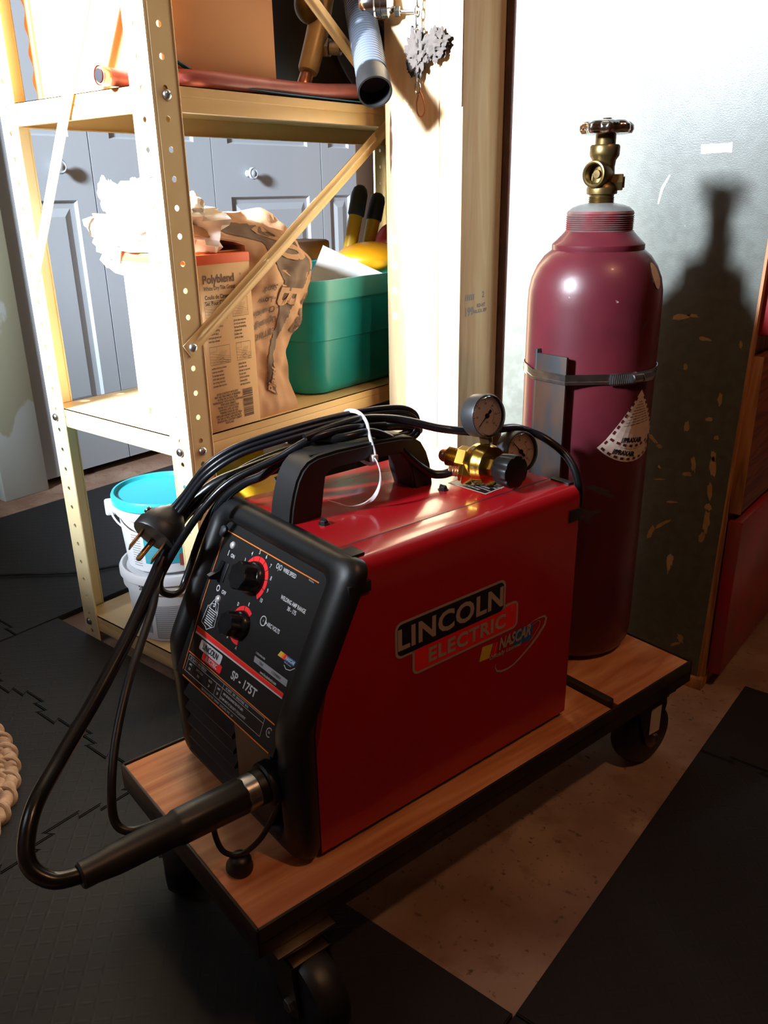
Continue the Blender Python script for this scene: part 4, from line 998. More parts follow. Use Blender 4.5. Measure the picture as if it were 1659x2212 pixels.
toc = (CAM - (C4 @ (TC + V((0, 0, .6865))))); toc.z = 0; toc.normalize(); rth = V((RT.x, RT.y, 0)).normalized()
C3i = C4.to_3x3().inverted()
od = C3i @ (toc * .80 - rth * .58); od.normalize(); sd_ = C3i @ (rth * .95 + toc * .25); sd_.normalize()
vo = TC + V((0, 0, .6862))
q = MB(); q.lathe([(.0145, .0), (.0165, .012), (.0168, .022), (.0160, .0245), (.0142, .0250), (.0125, .0240), (.0122, .012), (.0060, .0115), (.0050, .017), (.0001, .0172)], vo, od, 40); part('valve_outlet', q, dullbrass, vb)
q = MB(); q.hexnut(TC + V((0, 0, .676)) + sd_ * .010, TC + V((0, 0, .676)) + sd_ * .026, .0115); q.cyl(TC + V((0, 0, .676)) + sd_ * .026, TC + V((0, 0, .676)) + sd_ * .028, .007); part('safety_plug', q, dullbrass, vb)
lob = lambda a, r, h: 1 + (.075 * math.cos(8 * a) if r > .022 else 0)
q = MB(); q.lathe([(.008, .7325), (.022, .7330), (.0300, .7345), (.0325, .7385), (.0318, .7445), (.0270, .7490), (.0180, .7505), (.0080, .7500), (.0060, .7530), (.0001, .7535)], TC, (0, 0, 1), 96, lobes=lob); part('hand_wheel', q, chrome, cyl, 'chrome fluted hand wheel')
# decals bent round the barrel: built flat (arc length a, height z) then wrapped
def wrap(mb, a0, z0, lift=.0006, rad=TR):
    """mb is flat in X (right as seen) / Y (up)"""
    def f(p):
        th_ = a0 + p.x / rad; r = rad + lift + p.z
        return V((TX + r * math.cos(th_), TY + r * math.sin(th_), z0 + p.y))
    return mb.mapv(f)
camC = C4.inverted() @ CAM; acam = math.atan2(camC.y - TY, camC.x - TX)
def ang(px):   # barrel angle whose surface point lies px metres right of the axis as seen
    return acam + math.asin(max(-1, min(1, px / TR)))
def fan(mb, c, r, a0, a1, n=10):
    pts = [c] + [(c[0] + r * math.cos(R(a0 + (a1 - a0) * i / n)), c[1] + r * math.sin(R(a0 + (a1 - a0) * i / n))) for i in range(n + 1)]
    for i in range(n):   # small facets so it can bend
        m1 = 8
        for j in range(m1):
            def L(t, k): return (c[0] + (pts[k][0] - c[0]) * t, c[1] + (pts[k][1] - c[1]) * t)
            a, b = j / m1, (j + 1) / m1
            mb.add([(*L(a, i + 1), 0), (*L(b, i + 1), 0), (*L(b, i + 2), 0), (*L(a, i + 2), 0)], [(0, 1, 2, 3)])
def decal(c, rot, lift, name):
    q = MB(); fan(q, (0, .0), .082, -131, -55); base_ = (q,)
    Rm = Matrix.Rotation(R(rot), 3, 'Z')
    q.v = [V(c) + Rm @ v for v in q.v]; wrap(q, acam, 0, lift); d = part(name, q, dial, cyl, 'off-white fan shaped hazard label', 30, False)
    q = MB()
    for i in range(9):
        a0 = -130 + i * 8.3
        for k in range(1, 3):
            b0, b1 = R(a0 + k * 2.2), R(a0 + (k + 1) * 2.2)
            q.add([(r * math.cos(b), r * math.sin(b), 0) for r, b in ((.0762, b0), (.0797, b0), (.0797, b1), (.0762, b1))], [(0, 1, 2, 3)])
    for s in (-1, 1):
        for i in range(7):
            a = R(-93 + s * 35.5); r0 = .012 + i * .009; e = V((-math.sin(a), math.cos(a), 0)) * .0017; d_ = V((math.cos(a), math.sin(a), 0))
            q.add([d_ * r0 - e, d_ * (r0 + .005) - e, d_ * (r0 + .005) + e, d_ * r0 + e], [(0, 1, 2, 3)])
    q.v = [V(c) + Rm @ v for v in q.v]; wrap(q, acam, 0, lift + .0003); part('label_border', q, cylm, d, 'dashed dark red border', 0, False)
    q = MB(); bt = [(-.030, -.0485, 0)]
    q.text('//PRAXAIR', (-.012, -.0690, 0), (1, -.15, 0), (.15, 1, 0), .0088, .0005, 'CENTER', .95, 0)
    for i in range(9): 
        hw = .004 + i * .0030
        for k in range(5): q.add([(-hw + 2 * hw * k / 5.4, -.016 - i * .0038, 0), (-hw + 2 * hw * (k + .8) / 5.4, -.016 - i * .0038, 0), (-hw + 2 * hw * (k + .8) / 5.4, -.0166 - i * .0038, 0), (-hw + 2 * hw * k / 5.4, -.0166 - i * .0038, 0)], [(0, 1, 2, 3)])
    q.v = [V(c) + Rm @ v for v in q.v]; wrap(q, acam, 0, lift + .0004); part('label_lettering', q, black_ink, d, None, 0, False)
a_lab = ang(.070) - acam
decal((a_lab * TR - .003, .3965, 0), -5, .0005, 'hazard_label'); decal((a_lab * TR + .001, .4150, 0), 2, .0010, 'hazard_label')
q = MB(); pts = [(math.cos(R(i * 18)) * .010, math.sin(R(i * 18)) * .0165, 0) for i in range(20)]; q.add(pts, [list(range(20))]); PRF = [(.522, .0905), (.540, .0897), (.556, .0865), (.571, .080), (.584, .071)]
def shoulder(p):
    z = .561 + p.y
    for (za, ra), (zb, rb2) in zip(PRF, PRF[1:]):
        if z <= zb: r = ra + (rb2 - ra) * max(0, (z - za) / (zb - za)); break
    a = acam + math.asin(.90) + p.x / r; r += .0009
    return V((TX + r * math.cos(a), TY + r * math.sin(a), z + .0003))
q = MB()
for k in range(6):
    for i in range(20):
        a, b = R(i * 18), R((i + 1) * 18); r0, r1 = k / 6, (k + 1) / 6
        q.add([(math.cos(a) * .010 * r0, math.sin(a) * .0165 * r0, 0), (math.cos(a) * .010 * r1, math.sin(a) * .0165 * r1, 0), (math.cos(b) * .010 * r1, math.sin(b) * .0165 * r1, 0), (math.cos(b) * .010 * r0, math.sin(b) * .0165 * r0, 0)], [(0, 1, 2, 3)])
q.mapv(shoulder); part('round_sticker', q, dial, cyl, 'pale round sticker', 0, False)
# hose clamp holding the cylinder to the upright
cl = thing('hose_clamp', 'long steel worm drive clamp strapped round the maroon cylinder and its upright', 'clamp', (TX, TY, .43), C4)
hullp = []
for i in range(96):
    a = 2 * math.pi * i / 96; hullp.append((TX + (TR + .0013) * math.cos(a), TY + (TR + .0013) * math.sin(a)))
hullp += [(-.1930, .5890), (-.1365, .5888), (-.193, .600)]
def hull(P):
    P = sorted(set(P)); 
    def h(P):
        o = []
        for p in P:
            while len(o) > 1 and (o[-1][0] - o[-2][0]) * (p[1] - o[-2][1]) - (o[-1][1] - o[-2][1]) * (p[0] - o[-2][0]) <= 0: o.pop()
            o.append(p)
        return o[:-1]
    return h(P) + h(P[::-1])
H = hull(hullp)
def tilt(x, y): return .4345 - .05 * ((x - TX) * .62 + (y - TY) * .78) * 1.0
q = MB(); rings = []
for (x, y) in H + [H[0]]:
    d = V((x - TX, y - TY, 0)).normalized(); z = .4335
    rings.append([V((x, y, z - .0068)), V((x, y, z - .0068)) + d * .0009, V((x, y, z - .003)) + d * .0009, V((x, y, z - .0026)) + d * .0004, V((x, y, z + .0026)) + d * .0004, V((x, y, z + .003)) + d * .0009, V((x, y, z + .0068)) + d * .0009, V((x, y, z + .0068))])
q.rings(rings, cap0=False, cap1=False); part('band', q, zinc, cl)
a1 = ang(.052); rr_ = TR + .003
def cpt(a, r, z): return V((TX + r * math.cos(a), TY + r * math.sin(a), z))
q = MB()
for i in range(6):
    a = ang(.028) + (ang(.060) - ang(.028)) * i / 6; b = a + (ang(.060) - ang(.028)) / 6
    q.rings([[cpt(a, TR + .002, .4245), cpt(b, TR + .002, .4245), cpt(b, TR + .002, .4415), cpt(a, TR + .002, .4415)], [cpt(a, TR + .0045, .4260), cpt(b, TR + .0045, .4260), cpt(b, TR + .0045, .4400), cpt(a, TR + .0045, .4400)]])
part('screw_housing', q, zinc, cl)
q = MB(); n_ = 11
for i in range(n_):
    a = ang(.030) + (ang(.056) - ang(.030)) * i / n_; q.cyl(cpt(a, TR + .0042, .4275), cpt(a + .006, TR + .0042, .4395), .0011, seg=6)
q.cyl(cpt(ang(.052), TR + .006, .4335), cpt(ang(.064), TR + .006, .4335), .0062, seg=20, bev=.001); q.hexnut(cpt(ang(.064), TR + .0065, .4335), cpt(ang(.076), TR + .0065, .4335), .0062)
part('worm_screw', q, zinc, cl)
# ================================================================== SHELF UNIT (world frame)
SD, SL = .400, .995
shelf = thing('shelf_unit', 'cream gold perforated metal shelf unit with cross braces at the left', 'shelving', (-SD / 2, SL / 2, 0))
def flange(mb, o, X, N, w, z0, z1, pitch=.0381, hr=.0042, t=.0015, off=.5):
    """perforated strip: X across, N outward normal, holes on the centre line"""
    o = V(o); X = V(X); N = V(N); Z = V((0, 0, 1)); seg = 12
    n = int((z1 - z0) / pitch); 
    for k in range(n):
        za = z0 + k * pitch; zb = za + pitch; c = V((w * off, (za + zb) / 2))
        circ = [(c.x + hr * math.cos(2 * math.pi * i / seg), c.y + hr * math.sin(2 * math.pi * i / seg)) for i in range(seg)]
        sq = []
        for i in range(seg):
            a = 2 * math.pi * i / seg; ca, sa = math.cos(a), math.sin(a)
            lx = (w - c.x) if ca > 0 else c.x; ly = pitch / 2
            sc = min(lx / abs(ca) if abs(ca) > 1e-6 else 1e9, ly / abs(sa) if abs(sa) > 1e-6 else 1e9)
            sq.append((c.x + ca * sc, c.y + sa * sc))
        # corners
        def P(p, d): return o + X * p[0] + Z * p[1] + N * d
        ring = []
        corners = {1: (w, zb), 4: (0, zb), 7: (0, za), 10: (w, za)}
        for d, flip in ((0, 0), (-t, 1)):
            for i in range(seg):
                j = (i + 1) % seg; quad = [circ[i], sq[i], sq[j], circ[j]]
                mid = None
                if abs(sq[i][0] - sq[j][0]) > 1e-7 and abs(sq[i][1] - sq[j][1]) > 1e-7:
                    cxn = w if (sq[i][0] + sq[j][0]) / 2 > c.x else 0; cyn = zb if (sq[i][1] + sq[j][1]) / 2 > c.y else za
                    quad = [circ[i], sq[i], (cxn, cyn), sq[j], circ[j]]
                mb.add([P(p, d) for p in quad], [list(range(len(quad)))])
        for i in range(seg):
            j = (i + 1) % seg; mb.add([P(circ[i], 0), P(circ[j], 0), P(circ[j], -t), P(circ[i], -t)], [(0, 1, 2, 3)])
    zt = z0 + n * pitch
    def bead(u, r):
        mb.cyl(o + X * u + Z * z0 + N * (-t / 2), o + X * u + Z * zt + N * (-t / 2), r, seg=8)
    bead(w, .0022); bead(.006, .0013)
def post_(x, y, dx, dy, lab=None):
    mb = MB(); mb.box  # corner at (x,y); flanges run along dx and dy
    flange(mb, (x, y, 0), (dx, 0, 0), (0, -dy, 0), .045, 0.0, 1.62)
    flange(mb, (x, y, 0), (0, dy, 0), (-dx, 0, 0), .045, 0.0, 1.62)
    return part('post', mb, shelfm, shelf, lab)
near = post_(.0015, -.0015, -1, 1); back = post_(-SD - .0015, -.0015, 1, 1); post_(.0015, SL + .0015, -1, -1); post_(-SD - .0015, SL + .0015, 1, -1)
for zb, nm in ((.024, 'bottom'), (.447, 'middle'), (.944, 'upper')):
    h = .0335; mb = MB(); x0, x1, y0, y1 = -SD + .0005, -.0008, .0008, SL - .0008
    mb.box(x0, x1, y0, y1, zb + h - .0012, zb + h, 0)
    def rim(ax, c, a, b, s):
        # lipped rim: outer face with a pressed bead and a return at the bottom
        pr_ = [(0, h), (0, h * .62), (-.0012 * 1, h * .58), (0, h * .5), (0, h * .12), (-.001, 0), (-.012, 0), (-.012, .0012), (-.0022, .0012), (-.0022, h)]
        rg = []
        for v in (a, b):
            rg.append([V((c + s * d, v, zb + z)) if ax == 'y' else V((v, c + s * d, zb + z)) for d, z in pr_])
        mb.rings(rg)
    rim('y', x1, y0, y1, 1); rim('y', x0, y0, y1, -1); rim('x', y0, x0, x1, -1); rim('x', y1, x0, x1, 1)
    part('shelf_board', mb, shelfd, shelf, None, 30)
def brace(p, q_, n, w=.0235):
    p = V(p); q_ = V(q_); d = (q_ - p).normalized(); n = V(n); e = n.cross(d).normalized(); L = (q_ - p).length
    pr_ = [(-w / 2, 0), (-w / 2, .0012), (-w * .22, .0012), (-w * .12, .0045), (w * .12, .0045), (w * .22, .0012), (w / 2, .0012), (w / 2, 0)]
    mb = MB(); fl = [(a, b if b < .002 else .0013) for a, b in pr_]
    mb.rings([[p + d * s + e * a + n * b for a, b in (fl if f else pr_)] for s, f in ((-.012, 1), (.014, 1), (.03, 0), (L - .03, 0), (L - .014, 1), (L + .012, 1))])
    part('brace', mb, shelfd, shelf)
brace((.0022, .0215, .6235), (.0022, .975, 1.2640), (1, 0, 0)); brace((.0065, .0215, 1.3220), (.0065, .975, .6380), (1, 0, 0))
brace((-.378, -.0022, .702), (-.03, -.0022, 1.227), (0, -1, 0)); 
def bolt(c, n):
    c = V(c); n = V(n); mb = MB(); mb.lathe([(.0072, 0), (.0068, .0018), (.005, .0036), (.002, .0044), (.0001, .0045)], c, n, 24)
    b = part('bolt', mb, zinc, shelf); x, y, _ = frame_from(n); mb = MB(); s = x * .8 + y * .6; t = n.cross(s)
    mb.prism([(-.0036, -.0005), (.0036, -.0005), (.0036, .0005), (-.0036, .0005)], c + n * .0030, s, t, 0, .0016); part('screw_slot', mb, black_ink, b)
for c, n in (((.0025, .0225, .459), (1, 0, 0)), ((.0025, .0225, .9636), (1, 0, 0)), ((-.022, -.003, .459), (0, -1, 0)), ((.0068, .0205, .6225), (1, 0, 0)), ((-.382, -.003, .462), (0, -1, 0)), ((-.382, -.003, .040), (0, -1, 0)), ((-.022, -.003, .040), (0, -1, 0)), ((.0025, .0225, .040), (1, 0, 0))): bolt(c, n)

ZM = .4806; ZU = .9777; ZL = .0577
# ---- grout carton ---------------------------------------------------------
bx = thing('grout_box', 'kraft grout carton with orange band and black print on the middle shelf', 'carton', (-.09, .10, ZM))
GX = -.0015; X0, X1, Y0, Y1, Z1 = -.186, GX, .0475, .153, .752
q = MB(); q.box(X0, X1, Y0, Y1, ZM, .7395, .002); cb = part('carton', q, boxcard, bx)
q = MB(); q.box(X0 - .0002, X1 + .0004, Y0 - .0003, Y1 + .0003, .7380, .7525, .0015); part('orange_band', q, orange_band, bx, 'orange top band')
q = MB(); q.box(X0 - .0003, X1 - .0035, Y0 - .0007, Y0 + .0005, ZM + .002, .7385, 0); part('white_side', q, boxwhite, bx, 'white printed end')
q = MB(); q.prism([(0, 0), (.105, 0), (.104, .012), (.002, .007)], (X1 - .02, Y0 + .002, .7535), (0, 1, 0), (-1, 0, .05), 0, .0012); part('box_flap', q, card, bx)
q = MB(); YX = V((0, 1, 0)); ZZ = V((0, 0, 1)); o0 = V((GX, Y0, 0))
def bt(s, y, z, sz, bold=0, xs=.8, al='LEFT'): q.text(s, V((GX, Y0 + y, z)), YX, ZZ, sz, bold, al, xs, .0006)
bt('Polyblend', .008, .7165, .0175, .00032, .92); bt('\u00AE', .082, .7205, .005)
bt('White Dry Tile Grout', .0085, .7035, .0085, .0002, .82); bt('Coulis de Ciment', .0095, .6905, .0088, .0002, .82); bt('Sec Pour Carreaux', .0095, .6815, .0088, .0002, .82)
def frame_pic(y, z, w, h, seed):
    rnd = random.Random(seed); O = V((GX, Y0 + y, z))
    q.ribbon([(0, 0), (w, 0), (w, h), (0, h)], .0006, O, YX, ZZ, .0006, closed=True)
    for i in range(1, 6):
        a = w * i / 6; q.ribbon([(a * .6, 0), (a * .4 + w * .5, h * .72)], .0003, O, YX, ZZ, .0006)
    for i in range(1, 5): q.ribbon([(0, h * i / 6), (w * (.9 if i < 3 else 1), h * (i * .5) / 6)], .0003, O, YX, ZZ, .0006)
    q.ribbon([(0, h * .72), (w * .35, h * .72), (w * .35, h), ], .0003, O, YX, ZZ, .0006)
    if seed % 2: 
        pts = [(w * .45, h * .25), (w * .6, h * .32), (w * .72, h * .2), (w, h * .12)]; q.ribbon(pts, .0006, O, YX, ZZ, .0006)
        pts = [(w * .42, h * .18), (w * .5, h * .08), (w * .68, h * .1), (w * .95, h * .0)]; q.ribbon(pts, .0005, O, YX, ZZ, .0006)
frame_pic(.008, .6565, .043, .028, 1); frame_pic(.0625, .6575, .032, .028, 2); frame_pic(.0095, .588, .041, .028, 3); frame_pic(.064, .588, .030, .028, 5)
rnd = random.Random(3)
words = 'of joints clean off remaining grout with firm sponge or cheesecloth rinse and wring out frequently nettoyez la surface des carreaux avec une eponge ferme essorez souvent pressez le coulis dans les joints remove excess grout mouiller la surface'.split()
def para(y, z, w, n, sz=.0046, lead=.0057):
    for i in range(n):
        s = ''
        while len(s) < w / sz * 1.75: s += rnd.choice(words) + ' '
        bt(s.strip(), y, z - i * lead, sz, .00012, .72)
para(.010, .6515, .040, 6, lead=.0054); para(.063, .6515, .031, 6, lead=.0054); para(.011, .5825, .040, 6, lead=.0056); para(.066, .5825, .030, 7, lead=.0056)
for i, s in enumerate(('AVOID CONTACT WITH EYES', 'FIRST AID TREATMENT: IF SPLASHED', 'IN EYES OR ON SKIN, FLUSH', 'THOROUGHLY WITH WATER. CONTAINS', 'PORTLAND CEMENT.', '\u00C9VITER TOUT CONTACT DU', 'CONTENU AVEC LES YEUX', 'PREMIERS SOINS: EN CAS', "D'\u00C9CLABOUSSURES DANS LES YEUX", 'OU SUR LA PEAU, BIEN RINCER \u00C0', 'GRANDE EAU. CONTIENT CIMENT', 'PORTLAND.')):
    bt(s, .038, .5405 - i * .0044, .0044, .00018, .76, 'CENTER')
rb_ = random.Random(9); z = .5395
while z > .4935:
    w_ = rb_.choice((.0006, .0009, .0014)); q.quad([(0, 0), (.021, 0), (.021, w_), (0, w_)], V((GX, Y0 + .0700, z)), YX, ZZ, .0006); z -= w_ + rb_.choice((.0005, .0008))
part('printed_text', q, brown_ink, cb, 'black printed text and pictures', 0, False)
qa = MB(); qb = MB(); q = MB(); q.text('CUSTOM', V((-.147, Y0 - .0007, .4955)), (1, 0, 0), ZZ, .0140, .0003, 'LEFT', .9, .0006)
qm = MB(); qm.quad([(0, 0), (.004, .003), (.008, 0), (.008, .0135), (0, .0135)], V((-.163, Y0 - .0007, .4890)), (1, 0, 0), ZZ, .0006); part('flag_mark', qm, brown_ink, cb, None, 0, False)
qa.text('CAUTION', V((-.162, Y0 - .0007, .532)), (1, 0, 0), ZZ, .0125, .0001, 'LEFT', .9, .0006); q.ribbon([(0, 0), (.006, 0), (.006, .009), (.003, .012), (0, .009)], .0008, V((-.122, Y0 - .0007, .527)), (1, 0, 0), ZZ, .0006, closed=True)
qb.text('POLYBLEND', V((-.172, Y0 - .0007, .640)), (1, 0, 0), ZZ, .017, .0003, 'LEFT', .8, .0006)
part('maker_mark', q, grey_ink, cb, 'grey maker lettering', 0, False); part('caution_line', qa, grey_ink, cb, None, 0, False); part('product_name', qb, grey_ink, cb, None, 0, False)
# ---- crumpled plastic bag on the carton -------------------------------------
def crumple(c, r, seed, amp=.35, fq=9, seg=40, rg=26):
    mb = MB(); mb.sphere((0, 0, 0), 1, seg, rg)
    o = V((seed * 3.1, seed, -seed))
    def f(p):
        n1 = noise.noise(p * fq * .16 + o); n2 = abs(noise.noise(p * fq * .30 + o * 2)); n3 = abs(noise.noise(p * fq * .65 + o))
        s = 1 + amp * (n1 * .9 - n2 * .7 - n3 * .22)
        return V(c) + V((p.x * r[0], p.y * r[1], p.z * r[2])) * s
    return mb.mapv(f)
pb = thing('plastic_bag', 'crumpled white plastic bag knotted on top of the grout carton', 'bag', (-.14, .09, .755))
q = crumple((-.160, .085, .793), (.155, .066, .060), 2, .5); q.v = [V((p.x, p.y, max(p.z, .7535) if p.x > -.19 else p.z - .02)) for p in q.v]; 
part('bag_body', q, plastic_bag, pb)
q = crumple((-.232, .068, .836), (.020, .016, .032), 5, .6, 12, 24, 16); q.v += []; part('bag_ear', q, plastic_bag, pb)
q = crumple((-.160, .072, .836), (.024, .018, .026), 8, .7, 12, 24, 16); part('bag_ear', q, plastic_bag, pb)
q = crumple((-.045, .085, .822), (.022, .018, .018), 11, .6, 12, 24, 16); part('bag_ear', q, plastic_bag, pb)
# ---- brown paper mortar bag ---------------------------------------------------
mbg = thing('mortar_bag', 'crumpled brown paper mortar bag with dark print between the carton and the teal tub', 'bag', (-.12, .20, ZM))
zs = [ZM, .50, .54, .582, .63, .67, .699, .73, .762, .79, .811]; y1s = [.252, .247, .238, .237, .268, .292, .303, .300, .278, .252, .225]; x1s = [-.012, -.010, -.012, -.018, -.016, -.012, -.008, -.012, -.02, -.03, -.045]
def interp(z, A):
    for i in range(len(zs) - 1):
        if z <= zs[i + 1]: t = (z - zs[i]) / (zs[i + 1] - zs[i]); return A[i] + (A[i + 1] - A[i]) * t
    return A[-1]
def bagpt(u, v, fl=0.0):
    z = ZM + (.811 - ZM) * v; y1 = interp(z, y1s); x1 = interp(z, x1s); y0 = .158 - .10 * min(1, max(0, (z - .764) / .018)); x0 = -.27
    per = [(x0, y0), (x1, y0), (x1, y1), (x0, y1 + .02)]
    s = (u % 1) * 4; i = int(s) % 4; t = s - int(s); a = per[i]; b = per[(i + 1) % 4]
    x = a[0] + (b[0] - a[0]) * t; y = a[1] + (b[1] - a[1]) * t
    p = V((x, y, z)); d = V((x + .14, y - .21, 0)).normalized(); k = noise.noise(p * 22) * .010 + noise.noise(p * 55 + V((3, 1, 2))) * .004
    e = min(1, (v) * 12 + .1); top = .012 * noise.noise(V((u * 9, 2, 0))) * (v > .95)
    q_ = p + d * (k * e + fl); q_.z += top + .012 * math.sin(v * 3) * 0
    q_.y = max(q_.y, .1545) if z < .764 else q_.y
    return q_
q = MB(); nu, nv = 96, 60; rg = [[bagpt(i / nu, j / nv) for i in range(nu)] for j in range(nv + 1)]; q.rings(rg, cap0=True, cap1=True)
bagb = part('bag_body', q, paper, mbg)
def bagprint_(poly, name, mt, lift=.0012, n=26):
    """poly in (y fraction, height fraction) of the front face; rasterised on the crumpled surface"""
    mb = MB(); 
    def inside(a, b):
        c = False
        for i in range(len(poly)):
            x1_, y1_ = poly[i]; x2_, y2_ = poly[i - 1]
            if (y1_ > b) != (y2_ > b) and a < (x2_ - x1_) * (b - y1_) / (y2_ - y1_) + x1_: c = not c
        return c
    NU, NV = 48, 110
    for i in range(NU):
        for j in range(NV):
            a, b = (i + .5) / NU, (j + .5) / NV
            if inside(a, b):
                mb.add([bagpt(.25 + .25 * x, y, lift) for x, y in ((i / NU, j / NV), ((i + 1) / NU, j / NV), ((i + 1) / NU, (j + 1) / NV), (i / NU, (j + 1) / NV))], [(0, 1, 2, 3)])
    return part(name, mb, mt, bagb, None, 40, False)
bagprint_([(.32, .93), (.50, .96), (.93, .90), (.97, .70), (.78, .56), (.62, .40), (.55, .20), (.52, .10), (.30, .14), (.42, .30), (.50, .45), (.55, .60), (.42, .75)], 'dark_print_band', bagprint)
def bag_text(s, a, b, sz, rot, mt, al='LEFT', xs=.9, name='bag_lettering', flip=False, bold=.0):
    mb = MB(); mb.text(s, (0, 0, 0), (1, 0, 0), (0, 1, 0), sz, bold, al, xs, 0)
    Rm = Matrix.Rotation(R(rot), 3, 'Z')
    def f(p):
        p = Rm @ p; hgt = .33; wd = .115
        return bagpt(.25 + .25 * min(.98, max(.02, a + p.x / wd)), min(.985, max(.01, b + p.y / hgt)), .0022)
    mb.mapv(f); return part(name, mb, mt, bagb, None, 40, False)
bag_text('60 LB', .80, .93, .062, -100, paper, 'LEFT', .9, bold=.002)
bag_text('FIRE SAUC', .93, .40, .028, 75, bagprint, 'LEFT', .75, bold=.001)
for i, s in enumerate(('SETTING', '\u2022 Lightweight', '\u2022 Chemical', '\u2022 Low', 'Sand')): bag_text(s, .28, .42 + i * .055, .014, 190, bagprint, 'CENTER', .8, bold=.0004)
bag_text('Plastic', .40, .12, .026, 65, paper, 'LEFT', .8, bold=.001)
# ---- teal storage tub -----------------------------------------------------------
tub = thing('storage_tub', 'rounded teal plastic storage tub beside the mortar bag on the middle shelf', 'tub', (-.19, .55, ZM))
def rr3(x0, x1, y0, y1, r, z): return [V((a, b, z)) for a, b in rrect(x0, x1, y0, y1, r, 8)]
tx0, tx1, ty0, ty1 = -.37, -.034, .318, .80
q = MB(); S = [(ZM + .0005, .014, .04), (ZM + .004, .006, .045), (ZM + .015, 0, .05), (.582, -.0055, .05), (.584, -.0085, .05), (.640, -.0115, .052), (.672, -.0125, .052)]
rgs = [rr3(tx0 + i_, tx1 - i_, ty0 + i_, ty1 - i_, r_, z_) for z_, i_, r_ in S]; inn_ = [rr3(tx0 + i_ + .003, tx1 - i_ - .003, ty0 + i_ + .003, ty1 - i_ - .003, r_, max(z_, ZM + .004)) for z_, i_, r_ in S][::-1]
q.rings(rgs + inn_, cap0=True, cap1=True); part('tub_body', q, teal, tub)
q = MB(); S = [(.668, -.012, .052), (.655, -.0155, .054), (.655, -.018, .056), (.686, -.0195, .056), (.691, -.0185, .056), (.691, -.014, .054), (.688, -.0105, .052), (.668, -.0095, .052)]
q.rings([rr3(tx0 + i_, tx1 - i_, ty0 + i_, ty1 - i_, r_, z_) for z_, i_, r_ in S], cap0=False, cap1=False); part('tub_rim', q, teal_rim, tub, 'paler teal rim')
A_b = wx(668, 606, -.13); pn = V((.62, -.42, .66)).normalized()
P_ = [A_b, hitp(698, 530, pn, A_b), hitp(765, 562, pn, A_b), hitp(830, 592, pn, A_b), hitp(830, 592, pn, A_b) + V((-.03, .0, -.03)), A_b + V((-.03, .0, -.03))]
q = MB(); q.rings([P_, [p - pn * .010 for p in P_]]); solid('foam_board', q, paperwhite, 'white board leaning out of the teal tub', 'board', P_[0])
q = MB(); q.sphere((0, 0, 0), (.075, .085, .036), 32, 16); q.v = [p + V((-.2, .690, .700)) for p in q.v]; solid('amber_case', q, amber_p, 'amber yellow plastic lid shape lying in the teal tub', 'case', (-.2, .69, .69))
q = MB(); q.sphere((-.2, .765, .72), (.040, .040, .052), 24, 16); solid('red_ball', q, red_p, 'red plastic bottle top at the post edge above the tub', 'bottle', (-.2, .765, .69))
for i, (p0, p1, lb) in enumerate((((750, 570), (779, 408), 'left yellow tool handle with black grip above the tub'), ((788, 570), (817, 424), 'right yellow tool handle with black grip beside the post'))):
    a, b = wx(*p0, -.25), wx(*p1, -.25); t_ = thing('loppers_handle', lb, 'tool', tuple(a), group='yellow tool handles in the tub'); d = (b - a); L = d.length; d.normalize()
    q = MB(); q.lathe([(.015, -.03), (.0145, 0), (.0155, L * .68), (.0001, L * .68)], a, d, 24); part('tube', q, yellow_p, t_, 'yellow tube')
    q = MB(); q.lathe([(.0165, L * .64), (.0185, L * .66), (.0180, L * .93), (.0150, L * 1.0), (.008, L * 1.04), (.0001, L * 1.05)], a, d, 24); part('grip', q, blk_soft, t_, 'black rubber grip')
q = MB(); q.box(-.36, -.28, .54, .648, .70, .742, .008); solid('tool_case', q, brownbox, 'dark brown case standing in the tub behind the paper bag', 'case', (-.32, .6, .70))

# ---- upper shelf -----------------------------------------------------------
cb_ = thing('cardboard_box', 'large brown cardboard box on the upper shelf at left', 'box', (-.21, .17, ZU))
q = MB(); pts = []
q.box(-.362, -.028, .050, .262, ZU + .004, 1.50, .002); part('carton', q, card, cb_)
q = MB(); wav = [(-.366 + .004 * math.sin(i * .55), ZU + .004 + i * .0035) for i in range(150)]
q.rings([[V((a, .046, b)) for a, b in wav] + [V((-.350, .046, b)) for a, b in wav[::-1]], [V((a, .050, b)) for a, b in wav] + [V((-.350, .050, b)) for a, b in wav[::-1]]]); part('torn_flap', q, card, cb_, None, 0)
q = MB(); q.quad([(0, 0), (.065, -.004), (.065, .035), (0, .05)], V((-.028, .115, 1.135)), (0, 1, 0), (0, 0, 1), .0006); part('dark_patch', q, bagprint, cb_, None, 0, False)
q = MB().tube([V((-.085, -.020, ZU + .0135)), V((-.084, .02, ZU + .0125)), V((-.075, .042, ZU + .0125)), V((-.030, .060, ZU + .0125)), V((-.0135, .12, ZU + .0125)), V((-.0132, .25, ZU + .0125)), V((-.013, .34, ZU + .0135)), V((-.013, .42, ZU + .019)), V((-.014, .52, ZU + .024)), V((-.02, .7, ZU + .020))], .0115, 16, 8)
ph = thing('water_hose', 'dusty red hose with an open end lying along the front of the upper shelf', 'hose', (-.03, .2, ZU)); part('hose_wall', q, pinkhose, ph)
q = MB(); q.lathe([(.0125, 0), (.0130, .001), (.0130, .012), (.0122, .013)], V((-.085, -.0215, ZU + .0135)), (0, 1, 0), 24, cap=False); q.lathe([(.009, .0005), (.0001, .0006)], V((-.085, -.0215, ZU + .0135)), (0, -1, 0), 20); q.m = 0; part('hose_end', q, copper, ph, 'copper hose end'); 
q = MB(); q.lathe([(.0085, .0010), (.0001, .0011)], V((-.085, -.0215, ZU + .0135)), (0, -1, 0), 20); part('hose_bore', q, black_ink, ph)
